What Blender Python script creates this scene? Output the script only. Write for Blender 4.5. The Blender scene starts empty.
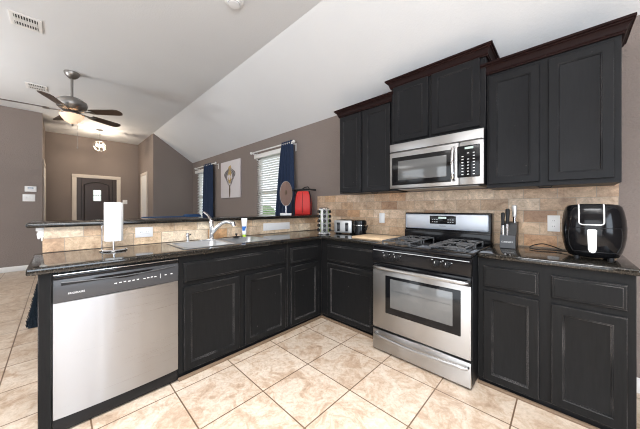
import bpy, bmesh, math, random
from mathutils import Vector, Matrix
random.seed(7)
PI = math.pi
S = bpy.context.scene
COL = S.collection

# ------------------------------------------------------------------ camera
cd = bpy.data.cameras.new('camera'); cam = bpy.data.objects.new('camera', cd); COL.objects.link(cam)
cam.location = (1.9695, -2.6733, 1.2226); cam.rotation_euler = (PI/2, 0, 0.7679)
cd.sensor_width = 36; cd.lens = 253.47*36/640; cd.shift_y = -0.01006
cd.clip_start = 0.02
S.camera = cam
S.cycles.filter_width = 1.1
# ------------------------------------------------------------------ exposure
S.view_settings.view_transform = 'Standard'; S.view_settings.look = 'None'
S.view_settings.exposure = 0.0; S.view_settings.gamma = 1.0; S.view_settings.use_curve_mapping = False
# ------------------------------------------------------------------ sky
w = bpy.data.worlds.new('sky'); S.world = w; w.use_nodes = True
nt = w.node_tree; bg = nt.nodes['Background']
bg.inputs[0].default_value = (0.86, 0.93, 1.0, 1); bg.inputs[1].default_value = 2.4
# ------------------------------------------------------------------ added lamps and daylight
def area(name, loc, rot, sx, sy, power, color=(1, 1, 1)):
    l = bpy.data.lights.new(name, 'AREA'); l.shape = 'RECTANGLE'; l.size = sx; l.size_y = sy
    l.energy = power; l.color = color
    o = bpy.data.objects.new(name, l); COL.objects.link(o); o.location = loc; o.rotation_euler = rot
    return o
def point(name, loc, power, color, r):
    l = bpy.data.lights.new(name, 'POINT'); l.energy = power; l.color = color; l.shadow_soft_size = r
    o = bpy.data.objects.new(name, l); COL.objects.link(o); o.location = loc
    return o
# area lights added as daylight in the unseen patio door, dining and living-room windows
area('added_daylight_patio', (2.2, -5.95, 1.25), (PI/2, 0, 0), 3.0, 2.2, 42, (0.86, 0.93, 1.0))
area('daylight_dining', (4.15, -3.2, 1.5), (PI/2, 0, PI/2), 2.2, 1.5, 75, (0.74, 0.86, 1.0))
area('added_daylight_living', (-2.6, -5.95, 1.3), (PI/2, 0, 0), 3.4, 2.0, 22, (0.90, 0.95, 1.0))
area('added_kitchen_lamp', (2.0, -3.0, 3.05), (0, 0, 0), 1.6, 1.4, 150, (0.97, 0.98, 1.0)).data.spread = math.radians(125)  # added lamp above the view, brightens the kitchen floor
area('added_living_lamp', (-2.9, -4.2, 3.05), (0, 0, 0), 1.2, 1.2, 7, (1.0, 0.985, 0.96))  # added lamp out of view, fills the living room from above
area('added_living_uplight', (-3.3, -5.2, 1.80), (PI, 0, 0), 0.26, 0.26, 95, (1.0, 0.98, 0.96))  # added uplight out of view, brightens the living-room ceiling
area('added_dining_uplight', (2.9, -3.9, 1.80), (PI, 0, 0), 0.26, 0.26, 150, (1.0, 0.98, 0.96))  # added uplight behind the camera, brightens the flat kitchen ceiling

# ------------------------------------------------------------------ materials
MATS = {}
def nodes(m):
    m.use_nodes = True; n = m.node_tree.nodes; l = m.node_tree.links
    return n, l, n['Principled BSDF']
def mat(name, col, rough=0.5, metal=0.0, **kw):
    m = bpy.data.materials.new(name); n, l, b = nodes(m)
    b.inputs['Base Color'].default_value = (*col, 1); b.inputs['Roughness'].default_value = rough
    b.inputs['Metallic'].default_value = metal
    for k, v in kw.items():
        b.inputs[k.replace('_', ' ')].default_value = v
    # slight procedural variation of the surface
    t = n.new('ShaderNodeTexCoord'); no = n.new('ShaderNodeTexNoise'); no.inputs['Scale'].default_value = 35
    l.new(t.outputs['Object'], no.inputs['Vector'])
    mr = n.new('ShaderNodeMapRange'); mr.inputs['To Min'].default_value = max(0.02, rough*0.9); mr.inputs['To Max'].default_value = min(1, rough*1.1+0.01)
    l.new(no.outputs['Fac'], mr.inputs['Value']); l.new(mr.outputs['Result'], b.inputs['Roughness'])
    MATS[name] = m
    return m
def ramp(n, stops):
    r = n.new('ShaderNodeValToRGB'); e = r.color_ramp.elements
    while len(e) < len(stops): e.new(0.5)
    for i, (p, c) in enumerate(stops): e[i].position = p; e[i].color = (*c, 1)
    return r
def coord(n, l, kind='Object', scale=(1, 1, 1), rot=(0, 0, 0), loc=(0, 0, 0)):
    t = n.new('ShaderNodeTexCoord'); mp = n.new('ShaderNodeMapping')
    mp.inputs['Scale'].default_value = scale; mp.inputs['Rotation'].default_value = rot; mp.inputs['Location'].default_value = loc
    l.new(t.outputs[kind], mp.inputs['Vector'])
    return mp.outputs['Vector']
def noise(n, l, vec, scale, detail=4, rough=0.55, dist=0.0):
    x = n.new('ShaderNodeTexNoise'); x.inputs['Scale'].default_value = scale; x.inputs['Detail'].default_value = detail
    x.inputs['Roughness'].default_value = rough; x.inputs['Distortion'].default_value = dist
    l.new(vec, x.inputs['Vector']); return x
def mix(n, l, a, b, fac, mode='MIX'):
    x = n.new('ShaderNodeMix'); x.data_type = 'RGBA'; x.blend_type = mode
    for v, i in ((fac, 0), (a, 6), (b, 7)):
        if isinstance(v, bpy.types.NodeSocket): l.new(v, x.inputs[i])
        elif i == 0: x.inputs[0].default_value = v
        else: x.inputs[i].default_value = (*v, 1)
    return x.outputs[2]
def bump(n, l, b, h, strength, dist=0.01):
    x = n.new('ShaderNodeBump'); x.inputs['Strength'].default_value = strength; x.inputs['Distance'].default_value = dist
    l.new(h, x.inputs['Height']); l.new(x.outputs['Normal'], b.inputs['Normal']); return x

def wall_paint(name, col, bs=0.25):
    m = bpy.data.materials.new(name); n, l, b = nodes(m)
    v = coord(n, l); no = noise(n, l, v, 90, 3); big = noise(n, l, v, 1.3, 2)
    c = mix(n, l, col, tuple(x*0.93 for x in col), big.outputs['Fac'])
    l.new(c, b.inputs['Base Color']); b.inputs['Roughness'].default_value = 0.75
    bump(n, l, b, no.outputs['Fac'], bs, 0.006); MATS[name] = m; return m
M_wall = wall_paint('taupe_wall_paint', (0.235, 0.192, 0.170), 1.0)
M_ceil = wall_paint('ceiling_paint', (0.74, 0.75, 0.76), 0.3)
M_white = mat('white_trim_paint', (0.78, 0.77, 0.75), 0.4)
M_plate = mat('white_plastic', (0.82, 0.82, 0.82), 0.3)

def cabinet_mat(name, col, worn, amount=0.55, spec=0.11):
    m = bpy.data.materials.new(name); n, l, b = nodes(m)
    v = coord(n, l, scale=(18, 18, 1.6)); g = noise(n, l, v, 5, 5, 0.6)
    v2 = coord(n, l); sc = noise(n, l, v2, 60, 4, 0.7); big = noise(n, l, v2, 3.5, 3)
    base = mix(n, l, col, tuple(x*1.9+0.004 for x in col), g.outputs['Fac'])
    # worn paint and painted-in highlights along the edges of frames and panels
    bv = n.new('ShaderNodeBevel'); bv.samples = 4; bv.inputs['Radius'].default_value = 0.0019
    ge = n.new('ShaderNodeNewGeometry'); dt = n.new('ShaderNodeVectorMath'); dt.operation = 'DOT_PRODUCT'
    l.new(bv.outputs['Normal'], dt.inputs[0]); l.new(ge.outputs['Normal'], dt.inputs[1])
    mr = n.new('ShaderNodeMapRange'); mr.inputs['From Min'].default_value = 0.985; mr.inputs['From Max'].default_value = 0.90
    l.new(dt.outputs['Value'], mr.inputs['Value'])
    wr = ramp(n, [(0.42, (0, 0, 0)), (0.60, (1, 1, 1))]); l.new(big.outputs['Fac'], wr.inputs['Fac'])
    mu = n.new('ShaderNodeMath'); mu.operation = 'MULTIPLY'; l.new(mr.outputs['Result'], mu.inputs[0]); l.new(wr.outputs['Color'], mu.inputs[1])
    mu2 = n.new('ShaderNodeMath'); mu2.operation = 'MULTIPLY'; l.new(mu.outputs[0], mu2.inputs[0]); mu2.inputs[1].default_value = amount
    c1 = mix(n, l, base, worn, mu2.outputs[0])
    # small chips
    vo = n.new('ShaderNodeTexVoronoi'); vo.inputs['Scale'].default_value = 9; l.new(v2, vo.inputs['Vector'])
    ch = ramp(n, [(0.0, (1, 1, 1)), (0.035, (0, 0, 0))]); l.new(vo.outputs['Distance'], ch.inputs['Fac'])
    c2 = mix(n, l, c1, worn, ch.outputs['Color'])
    l.new(c2, b.inputs['Base Color'])
    rr = n.new('ShaderNodeMapRange'); rr.inputs['To Min'].default_value = 0.30; rr.inputs['To Max'].default_value = 0.48
    l.new(g.outputs['Fac'], rr.inputs['Value']); l.new(rr.outputs['Result'], b.inputs['Roughness'])
    b.inputs['Specular IOR Level'].default_value = spec
    bump(n, l, b, g.outputs['Fac'], 0.12, 0.002); MATS[name] = m; return m
M_cab = cabinet_mat('espresso_cabinet_paint', (0.0058, 0.0058, 0.0060), (0.30, 0.28, 0.27), 0.85)
M_cabU = cabinet_mat('espresso_upper_cabinet_paint', (0.0058, 0.006, 0.007), (0.19, 0.18, 0.18), 0.7, 0.16)
M_crown = cabinet_mat('reddish_crown_stain', (0.009, 0.0034, 0.0031), (0.13, 0.06, 0.05), 0.6, 0.07)

def granite_mat():
    m = bpy.data.materials.new('dark_granite'); n, l, b = nodes(m)
    v = coord(n, l); a = noise(n, l, v, 130, 3, 0.7); c = noise(n, l, v, 45, 4, 0.6)
    r1 = ramp(n, [(0.36, (0.006, 0.006, 0.006)), (0.54, (0.010, 0.009, 0.0075)), (0.62, (0.06, 0.05, 0.036)), (0.70, (0.20, 0.18, 0.15))]); l.new(a.outputs['Fac'], r1.inputs['Fac'])
    r2 = ramp(n, [(0.4, (0.008, 0.008, 0.008)), (0.62, (0.022, 0.017, 0.012))]); l.new(c.outputs['Fac'], r2.inputs['Fac'])
    l.new(mix(n, l, r1.outputs['Color'], r2.outputs['Color'], 0.45), b.inputs['Base Color'])
    b.inputs['Roughness'].default_value = 0.08; b.inputs['Specular IOR Level'].default_value = 0.5
    MATS['granite'] = m; return m
M_gran = granite_mat()

def travertine(name, axis, off, gain):
    m = bpy.data.materials.new(name); n, l, b = nodes(m)
    tc = n.new('ShaderNodeTexCoord'); sp = n.new('ShaderNodeSeparateXYZ'); cb = n.new('ShaderNodeCombineXYZ'); l.new(tc.outputs['Object'], sp.inputs[0])
    l.new(sp.outputs[axis], cb.inputs['X']); sb = n.new('ShaderNodeMath'); sb.operation = 'SUBTRACT'; l.new(sp.outputs['Z'], sb.inputs[0]); sb.inputs[1].default_value = off; l.new(sb.outputs[0], cb.inputs['Y'])
    v = cb.outputs[0]
    br = n.new('ShaderNodeTexBrick'); l.new(v, br.inputs['Vector'])
    br.inputs['Scale'].default_value = 1.0; br.inputs['Brick Width'].default_value = 0.203; br.inputs['Row Height'].default_value = 0.0965
    br.inputs['Mortar Size'].default_value = 0.0022; br.inputs['Mortar Smooth'].default_value = 0.3; br.inputs['Bias'].default_value = 0.0
    br.inputs['Color1'].default_value = (0, 0, 0, 1); br.inputs['Color2'].default_value = (1, 1, 1, 1); br.inputs['Mortar'].default_value = (0.5, 0.5, 0.5, 1)
    tone = ramp(n, [(0.0, (0.52, 0.40, 0.29)), (0.25, (0.41, 0.28, 0.18)), (0.40, (0.58, 0.47, 0.36)), (0.52, (0.31, 0.18, 0.10)), (0.62, (0.54, 0.42, 0.30)), (0.76, (0.45, 0.255, 0.13)), (0.88, (0.60, 0.49, 0.38)), (1.0, (0.36, 0.24, 0.15))])
    l.new(br.outputs['Color'], tone.inputs['Fac'])
    nv = noise(n, l, v, 11, 9, 0.72, 0.7)
    vein = ramp(n, [(0.33, (0.62, 0.50, 0.42)), (0.43, (0.92, 0.86, 0.80)), (0.52, (1.05, 1.02, 0.98)), (0.60, (1.35, 1.32, 1.28)), (0.70, (0.85, 0.70, 0.56))]); l.new(nv.outputs['Fac'], vein.inputs['Fac'])
    c = mix(n, l, tone.outputs['Color'], vein.outputs['Color'], 0.85, 'MULTIPLY')
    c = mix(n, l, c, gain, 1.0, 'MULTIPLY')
    fn = noise(n, l, v, 60, 5, 0.7, 0.4); fr = ramp(n, [(0.35, (0.78, 0.74, 0.70)), (0.55, (1.06, 1.05, 1.04))]); l.new(fn.outputs['Fac'], fr.inputs['Fac'])
    c = mix(n, l, c, fr.outputs['Color'], 0.8, 'MULTIPLY')
    c = mix(n, l, c, (0.36, 0.29, 0.22), br.outputs['Fac'])
    l.new(c, b.inputs['Base Color']); b.inputs['Roughness'].default_value = 0.38
    iv = n.new('ShaderNodeMath'); iv.operation = 'SUBTRACT'; iv.inputs[0].default_value = 1; l.new(br.outputs['Fac'], iv.inputs[1])
    bump(n, l, b, iv.outputs[0], 0.5, 0.002); MATS[name] = m; return m
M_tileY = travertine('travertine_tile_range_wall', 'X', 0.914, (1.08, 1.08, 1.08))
M_tileX = travertine('travertine_tile_bar_wall_lit', 'Y', 0.914-0.0965, (1.35, 1.45, 1.50))  # same travertine, the different light on this wall put into its colour

def floor_mat():
    m = bpy.data.materials.new('beige_stone_floor_tile'); n, l, b = nodes(m)
    v = coord(n, l, loc=(-0.11, 0.90, 0))
    br = n.new('ShaderNodeTexBrick'); l.new(v, br.inputs['Vector']); br.offset = 0.0; br.squash = 1.0
    br.inputs['Scale'].default_value = 1.0; br.inputs['Brick Width'].default_value = 0.41; br.inputs['Row Height'].default_value = 0.41
    br.inputs['Mortar Size'].default_value = 0.0042; br.inputs['Mortar Smooth'].default_value = 0.15
    br.inputs['Color1'].default_value = (0, 0, 0, 1); br.inputs['Color2'].default_value = (1, 1, 1, 1)
    v0 = coord(n, l)
    n1 = noise(n, l, v0, 6.5, 10, 0.68, 1.0); n2 = noise(n, l, v0, 38, 6, 0.65, 0.8)
    r1 = ramp(n, [(0.30, (0.36, 0.26, 0.185)), (0.43, (0.47, 0.36, 0.27)), (0.50, (0.54, 0.445, 0.355)), (0.60, (0.60, 0.52, 0.435)), (0.72, (0.47, 0.36, 0.27))]); l.new(n1.outputs['Fac'], r1.inputs['Fac'])
    r2 = ramp(n, [(0.35, (0.82, 0.78, 0.73)), (0.6, (1.05, 1.04, 1.03))]); l.new(n2.outputs['Fac'], r2.inputs['Fac'])
    c = mix(n, l, r1.outputs['Color'], r2.outputs['Color'], 0.9, 'MULTIPLY')
    rt = ramp(n, [(0.0, (0.90, 0.88, 0.86)), (1.0, (1.04, 1.04, 1.04))]); l.new(br.outputs['Color'], rt.inputs['Fac'])
    c = mix(n, l, c, rt.outputs['Color'], 1.0, 'MULTIPLY')
    c = mix(n, l, c, (0.14, 0.085, 0.05), br.outputs['Fac'])
    l.new(c, b.inputs['Base Color'])
    b.inputs['Roughness'].default_value = 0.30
    iv = n.new('ShaderNodeMath'); iv.operation = 'SUBTRACT'; iv.inputs[0].default_value = 1; l.new(br.outputs['Fac'], iv.inputs[1])
    bump(n, l, b, iv.outputs[0], 0.35, 0.002); MATS['floor'] = m; return m
M_floor = floor_mat()

ANI = 0.25
def steel_mat(name, axis_scale, col=(0.47, 0.465, 0.46), rough=0.36, warp=0.0):
    m = bpy.data.materials.new(name); n, l, b = nodes(m)
    v = coord(n, l, scale=axis_scale); g = noise(n, l, v, 1.0, 3, 0.6)
    b.inputs['Base Color'].default_value = (*col, 1); b.inputs['Metallic'].default_value = 1.0
    tg = n.new('ShaderNodeTangent'); tg.direction_type = 'RADIAL'; tg.axis = 'Z'; l.new(tg.outputs[0], b.inputs['Tangent']); b.inputs['Anisotropic'].default_value = 0.8; b.inputs['Anisotropic Rotation'].default_value = ANI
    rr = n.new('ShaderNodeMapRange'); rr.inputs['To Min'].default_value = rough*0.85; rr.inputs['To Max'].default_value = rough*1.25
    l.new(g.outputs['Fac'], rr.inputs['Value']); l.new(rr.outputs['Result'], b.inputs['Roughness'])
    if warp:
        v2 = coord(n, l, scale=(1, 7, 0.5)); g2 = noise(n, l, v2, 1.0, 2, 0.5); bump(n, l, b, g2.outputs['Fac'], warp, 0.01)
    MATS[name] = m; return m
M_steel = steel_mat('brushed_steel', (1.2, 1.2, 500))
M_steelV = steel_mat('brushed_steel_dishwasher', (1.2, 1.2, 500), (0.42, 0.43, 0.45), 0.28, 0.25)
M_chrome = mat('chrome', (0.75, 0.75, 0.76), 0.12, 1.0)
M_satin = mat('satin_steel', (0.62, 0.62, 0.62), 0.42, 0.75)
M_fascia = mat('cool_satin_steel', (0.50, 0.53, 0.58), 0.38, 0.6)
M_nickel = mat('brushed_nickel', (0.30, 0.285, 0.27), 0.38, 1.0)
M_sink = mat('sink_steel', (0.52, 0.53, 0.54), 0.36, 0.95)
M_black = mat('black_gloss_enamel', (0.006, 0.006, 0.007), 0.12, 0.0, Specular_IOR_Level=0.28)
M_blackm = mat('black_matte_plastic', (0.008, 0.008, 0.009), 0.42, 0.0, Specular_IOR_Level=0.3)
M_grey = mat('charcoal_plastic', (0.045, 0.046, 0.05), 0.36)
M_iron = mat('cast_iron', (0.07, 0.07, 0.072), 0.28)
M_glass = mat('dark_oven_glass', (0.018, 0.018, 0.018), 0.05, 0.0, Specular_IOR_Level=1.0)
M_gpane = mat('grey_window_glass', (0.11, 0.112, 0.112), 0.09, 0.0, Specular_IOR_Level=0.8)
M_print = mat('white_print', (0.75, 0.75, 0.75), 0.5)
M_printg = mat('grey_print', (0.42, 0.43, 0.44), 0.5)
M_paper = mat('paper_towel', (0.88, 0.88, 0.87), 0.9)
M_navy = mat('navy_fabric', (0.012, 0.026, 0.065), 0.85)
M_rug = mat('dark_teal_shag', (0.008, 0.018, 0.03), 0.95)
M_blue = mat('blue_fabric', (0.02, 0.075, 0.20), 0.85)
M_red = mat('red_nylon', (0.70, 0.035, 0.03), 0.5)
M_wood = mat('light_maple', (0.72, 0.52, 0.33), 0.45)
M_fanb = mat('dark_walnut_blade', (0.055, 0.032, 0.022), 0.35)
M_doorw = mat('front_door_stain', (0.052, 0.036, 0.031), 0.35)
M_doorg = mat('front_door_groove', (0.018, 0.012, 0.010), 0.5)
M_green = mat('green_herb', (0.22, 0.33, 0.05), 0.6)
M_gold = mat('gold_paint', (0.42, 0.28, 0.08), 0.45)
M_umber = mat('umber_paint', (0.12, 0.075, 0.045), 0.7)
M_dgrey = mat('grey_paint_strokes', (0.30, 0.29, 0.31), 0.7)
M_canvas = mat('canvas', (0.66, 0.62, 0.62), 0.8)
M_disc = mat('taupe_disc', (0.20, 0.125, 0.10), 0.6, 0.0, Specular_IOR_Level=0.2)
M_cream = mat('beige_casing', (0.60, 0.54, 0.48), 0.5)
M_tubec = mat('blue_print', (0.02, 0.16, 0.55), 0.4)
M_lime = mat('lime_cap', (0.42, 0.62, 0.05), 0.4)
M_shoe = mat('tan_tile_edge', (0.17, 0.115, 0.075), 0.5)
M_foliage = mat('leaves', (0.10, 0.20, 0.05), 0.8)
M_tan = mat('tan_pendant_glass', (0.7, 0.62, 0.5), 0.15, 0.0, Transmission_Weight=0.5)
def clear(name, col=(1, 1, 1), rough=0.02):
    m = bpy.data.materials.new(name); n, l, b = nodes(m)
    b.inputs['Base Color'].default_value = (*col, 1); b.inputs['Roughness'].default_value = rough
    b.inputs['Transmission Weight'].default_value = 1.0; b.inputs['IOR'].default_value = 1.45; MATS[name] = m; return m
def pane_mat():
    m = bpy.data.materials.new('window_pane'); m.use_nodes = True; n = m.node_tree.nodes; l = m.node_tree.links
    n.remove(n['Principled BSDF']); t = n.new('ShaderNodeBsdfTransparent'); g = n.new('ShaderNodeBsdfGlossy'); g.inputs['Roughness'].default_value = 0.02
    x = n.new('ShaderNodeMixShader'); x.inputs[0].default_value = 0.06
    l.new(t.outputs[0], x.inputs[1]); l.new(g.outputs[0], x.inputs[2]); l.new(x.outputs[0], n['Material Output'].inputs[0]); return m
M_pane = pane_mat()
def emis(name, col, s):
    m = bpy.data.materials.new(name); n, l, b = nodes(m)
    b.inputs['Base Color'].default_value = (*col, 1); b.inputs['Emission Color'].default_value = (*col, 1); b.inputs['Emission Strength'].default_value = s
    return m
M_lampglass = emis('lit_alabaster_glass', (0.9, 0.66, 0.45), 0.75)
M_lamp = emis('lit_bulb', (1.0, 0.86, 0.66), 2.5)
M_display = emis('dim_display', (0.45, 0.55, 0.5), 0.35)
M_doorglass = emis('door_window_daylight', (0.85, 0.95, 0.92), 0.9)

# ------------------------------------------------------------------ mesh builder
class MB:
    def __init__(s): s.bm = bmesh.new()
    def box(s, x0, x1, y0, y1, z0, z1, bev=0.0, seg=2, M=None):
        b = bmesh.new(); bmesh.ops.create_cube(b, size=1)
        for v in b.verts:
            v.co = Vector(((x0+x1)/2+v.co.x*(x1-x0), (y0+y1)/2+v.co.y*(y1-y0), (z0+z1)/2+v.co.z*(z1-z0)))
        if bev: bmesh.ops.bevel(b, geom=b.edges[:], offset=bev, segments=seg, affect='EDGES', profile=0.5)
        return s.join(b, M)
    def join(s, b, M=None):
        if M is not None: bmesh.ops.transform(b, matrix=M, verts=b.verts)
        me = bpy.data.meshes.new('t'); b.to_mesh(me); b.free(); s.bm.from_mesh(me); bpy.data.meshes.remove(me); return s
    def cyl(s, p0, p1, r0, r1=None, seg=20, caps=True):
        r1 = r0 if r1 is None else r1; p0 = Vector(p0); p1 = Vector(p1); d = p1-p0
        b = bmesh.new(); bmesh.ops.create_cone(b, cap_ends=caps, segments=seg, radius1=r0, radius2=r1, depth=d.length)
        return s.join(b, Matrix.Translation((p0+p1)/2) @ d.to_track_quat('Z', 'Y').to_matrix().to_4x4())
    def tube(s, pts, r, seg=10):
        pts = [Vector(p) for p in pts]; rs = r if isinstance(r, (list, tuple)) else [r]*len(pts)
        b = s.bm; rings = []; up = Vector((0, 0, 1)); prev = None
        for i, p in enumerate(pts):
            t = (pts[min(i+1, len(pts)-1)]-pts[max(i-1, 0)]).normalized()
            a = prev if prev is not None else (up.cross(t) if abs(t.z) < 0.95 else Vector((1, 0, 0)).cross(t))
            a = (a-t*a.dot(t)).normalized(); prev = a; c = t.cross(a)
            rings.append([b.verts.new(p+(a*math.cos(k*2*PI/seg)+c*math.sin(k*2*PI/seg))*rs[i]) for k in range(seg)])
        for i in range(len(rings)-1):
            for k in range(seg): b.faces.new((rings[i][k], rings[i][(k+1) % seg], rings[i+1][(k+1) % seg], rings[i+1][k]))
        b.faces.new(rings[0][::-1]); b.faces.new(rings[-1]); return s
    def lathe(s, prof, c=(0, 0, 0), seg=32, M=None, caps=True):
        b = bmesh.new(); rings = []
        for r, z in prof: rings.append([b.verts.new((c[0]+r*math.cos(k*2*PI/seg), c[1]+r*math.sin(k*2*PI/seg), c[2]+z)) for k in range(seg)])
        for i in range(len(rings)-1):
            for k in range(seg): b.faces.new((rings[i][k], rings[i][(k+1) % seg], rings[i+1][(k+1) % seg], rings[i+1][k]))
        if caps: b.faces.new(rings[0][::-1]); b.faces.new(rings[-1])
        bmesh.ops.recalc_face_normals(b, faces=b.faces); return s.join(b, M)
    def prism(s, poly, h0, h1, M=None):      # polygon in xy, extruded along z
        b = bmesh.new(); lo = [b.verts.new((x, y, h0)) for x, y in poly]; hi = [b.verts.new((x, y, h1)) for x, y in poly]
        b.faces.new(lo[::-1]); b.faces.new(hi); k = len(poly)
        for i in range(k): b.faces.new((lo[i], lo[(i+1) % k], hi[(i+1) % k], hi[i]))
        bmesh.ops.recalc_face_normals(b, faces=b.faces); return s.join(b, M)
    def rings(s, loops, M=None, cap0=True, cap1=True):   # stacked closed loops of equal length
        b = bmesh.new(); R = [[b.verts.new(p) for p in L] for L in loops]; k = len(R[0])
        for i in range(len(R)-1):
            for j in range(k): b.faces.new((R[i][j], R[i][(j+1) % k], R[i+1][(j+1) % k], R[i+1][j]))
        if cap0: b.faces.new(R[0][::-1])
        if cap1: b.faces.new(R[-1])
        bmesh.ops.recalc_face_normals(b, faces=b.faces); return s.join(b, M)
    def build(s, name, m, parent=None, angle=35, label=None):
        me = bpy.data.meshes.new(name); s.bm.to_mesh(me); s.bm.free()
        me.polygons.foreach_set('use_smooth', [True]*len(me.polygons)); me.set_sharp_from_angle(angle=math.radians(angle))
        me.materials.append(m); o = bpy.data.objects.new(name, me); COL.objects.link(o)
        if parent is not None: attach(o, parent)
        if label: o['label'] = label
        return o
ROOTLOC = {}
def wm(o): return ROOTLOC.get(o.name, Matrix.Identity(4))
def attach(o, parent):
    o.parent = parent; o.matrix_parent_inverse = wm(parent).inverted()
def thing(name, label, cat, loc, group=None):
    o = bpy.data.objects.new(name, None); COL.objects.link(o); o.location = loc; o.empty_display_size = 0.05
    ROOTLOC[o.name] = Matrix.Translation(Vector(loc)); tag(o, label, cat, group); return o
def tag(o, label, cat, group=None):
    o['label'] = label; o['category'] = cat
    if group: o['group'] = group
    return o
def struct(o): o['kind'] = 'structure'; return o
def text(name, body, size, M, m, parent, depth=0.0006):
    c = bpy.data.curves.new('t', 'FONT'); c.body = body; c.size = size; c.extrude = depth; c.align_x = 'CENTER'; c.align_y = 'CENTER'
    t = bpy.data.objects.new('t', c); COL.objects.link(t); dg = bpy.context.evaluated_depsgraph_get(); dg.update()
    me = bpy.data.meshes.new_from_object(t.evaluated_get(dg)); bpy.data.objects.remove(t); bpy.data.curves.remove(c)
    me.transform(M); me.materials.clear(); me.materials.append(m); me.name = name
    o = bpy.data.objects.new(name, me); COL.objects.link(o); attach(o, parent); return o
def frameY(x, y, z): # local (u right = +X, v up = +Z, w out = -Y)
    return Matrix.Translation((x, y, z)) @ Matrix(((1, 0, 0, 0), (0, 0, -1, 0), (0, 1, 0, 0), (0, 0, 0, 1)))
def frameX(x, y, z): # u right = +Y, v up = +Z, w out = +X
    return Matrix.Translation((x, y, z)) @ Matrix(((0, 0, 1, 0), (1, 0, 0, 0), (0, 1, 0, 0), (0, 0, 0, 1)))

# ------------------------------------------------------------------ room
XF, XE, YW, YE, ZC, HW, YC = -5.65, -7.4, -2.885, -0.965, 3.15, 2.50, -0.965
XR, YB = 4.3, -6.1
b = MB(); b.box(XE-0.3, XR+0.3, YB-0.3, 0.3, -0.1, 0); struct(b.build('floor', M_floor))
b = MB()
b.prism([(0.12, HW), (0.12, HW+0.12+0.4), (YC, ZC+0.12), (YB-0.2, ZC+0.12), (YB-0.2, ZC), (YC, ZC), (0.0, HW)], XE-0.2, XR+0.2,
        Matrix(((0, 0, 1, 0), (1, 0, 0, 0), (0, 1, 0, 0), (0, 0, 0, 1)))); struct(b.build('ceiling', M_ceil, angle=20))
W1 = (-5.30, -4.36, 0.85, 2.20); W2 = (-2.30, -1.28, 0.85, 2.20)
b = MB()
for x0, x1, z0, z1 in ((XF-0.1, W1[0], 0, HW+0.02), (W1[1], W2[0], 0, HW+0.02), (W2[1], XR+0.1, 0, HW+0.02), (W1[0], W1[1], 0, W1[2]), (W1[0], W1[1], W1[3], HW+0.02), (W2[0], W2[1], 0, W2[2]), (W2[0], W2[1], W2[3], HW+0.02)):
    b.box(x0, x1, 0, 0.12, z0, z1)
struct(b.build('wall_back', M_wall))
def gable(b, x, x1):
    b.prism([(0.0, 0), (0.0, HW), (YE, ZC), (YE, 0)], x, x1, Matrix(((0, 0, 1, 0), (1, 0, 0, 0), (0, 1, 0, 0), (0, 0, 0, 1))))
b = MB(); gable(b, XF-0.12, XF); b.box(XF-0.12, XF, YB, YW, 0, ZC); struct(b.build('wall_far', M_wall))
b = MB(); b.box(XE-0.1, XE, YW-0.2, YE+0.2, 0, ZC); struct(b.build('wall_entry', M_wall))
b = MB(); b.box(XE, XF-0.12, YE, YE+0.1, 0, ZC); b.box(XE, XF-0.12, YW-0.1, YW, 0, ZC); struct(b.build('wall_entry_sides', M_wall))
b = MB(); 
b.box(XR, XR+0.1, YB, -4.3, 0, ZC); b.box(XR, XR+0.1, -2.1, 0, 0, ZC); b.box(XR, XR+0.1, -4.3, -2.1, 0, 0.75); b.box(XR, XR+0.1, -4.3, -2.1, 2.25, ZC)
struct(b.build('wall_right', M_wall))
b = MB(); b.box(XF, -4.3, YB-0.1, YB, 0, ZC); b.box(-0.9, 0.7, YB-0.1, YB, 0, ZC); b.box(3.7, XR, YB-0.1, YB, 0, ZC)
b.box(-4.3, -0.9, YB-0.1, YB, 0, 0.3); b.box(-4.3, -0.9, YB-0.1, YB, 2.3, ZC); b.box(0.7, 3.7, YB-0.1, YB, 2.36, ZC); struct(b.build('wall_front', M_wall))
# skirting boards
b = MB(); b.box(XF, XF+0.014, YB, YW, 0, 0.10, 0.004); b.box(XF, XF+0.014, YE, -0.014, 0, 0.10, 0.004); struct(b.build('baseboard_far', M_white))
b = MB(); b.box(XF, -0.76, -0.014, 0, 0, 0.10, 0.004); b.box(2.235, XR, -0.014, 0, 0, 0.10, 0.004); struct(b.build('baseboard_back', M_white))

# windows on the back wall
def window(i, W):
    x0, x1, z0, z1 = W
    b = MB()
    for (a, c, e, f) in ((x0, x0+0.05, z0, z1), (x1-0.05, x1, z0, z1), (x0, x1, z0, z0+0.05), (x0, x1, z1-0.05, z1), (x0, x1, (z0+z1)/2-0.025, (z0+z1)/2+0.025)):
        b.box(a, c, 0.05, 0.10, e, f, 0.004)
    wd = struct(b.build('window_%d' % i, M_white))
    b = MB(); b.box(x0+0.05, x1-0.05, 0.07, 0.076, z0+0.05, z1-0.05); b.build('pane', M_pane, wd)
    b = MB(); b.box(x0-0.03, x1+0.03, -0.035, 0.05, z0-0.025, z0, 0.005); b.build('window_sill', M_white, wd)
    b = MB(); b.box(x0-0.015, x1+0.015, -0.06, 0.0, z1-0.04, z1+0.035, 0.006)
    t = thing('window_blind', ('white slatted blind over the larger-looking window with the disc ornament in front' if i == 2 else 'white slatted blind over the window in the far corner of the living room'), 'blind', ((x0+x1)/2, 0, z0))
    b.build('valance', M_white, t)
    b = MB(); z = z0+0.03; M0 = Matrix.Rotation(math.radians(-28), 4, 'X')
    while z < z1-0.05:
        b.box(x0+0.01, x1-0.01, -0.024, 0.024, -0.0013, 0.0013, M=Matrix.Translation((0, 0.018, z)) @ M0); z += 0.043
    b.build('slats', M_white, t)
    for xx in (x0+0.18, x1-0.18):
        b = MB(); b.cyl((xx, -0.008, z0+0.02), (xx, -0.008, z1-0.03), 0.002, seg=6); b.build('cord', M_white, t)
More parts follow.
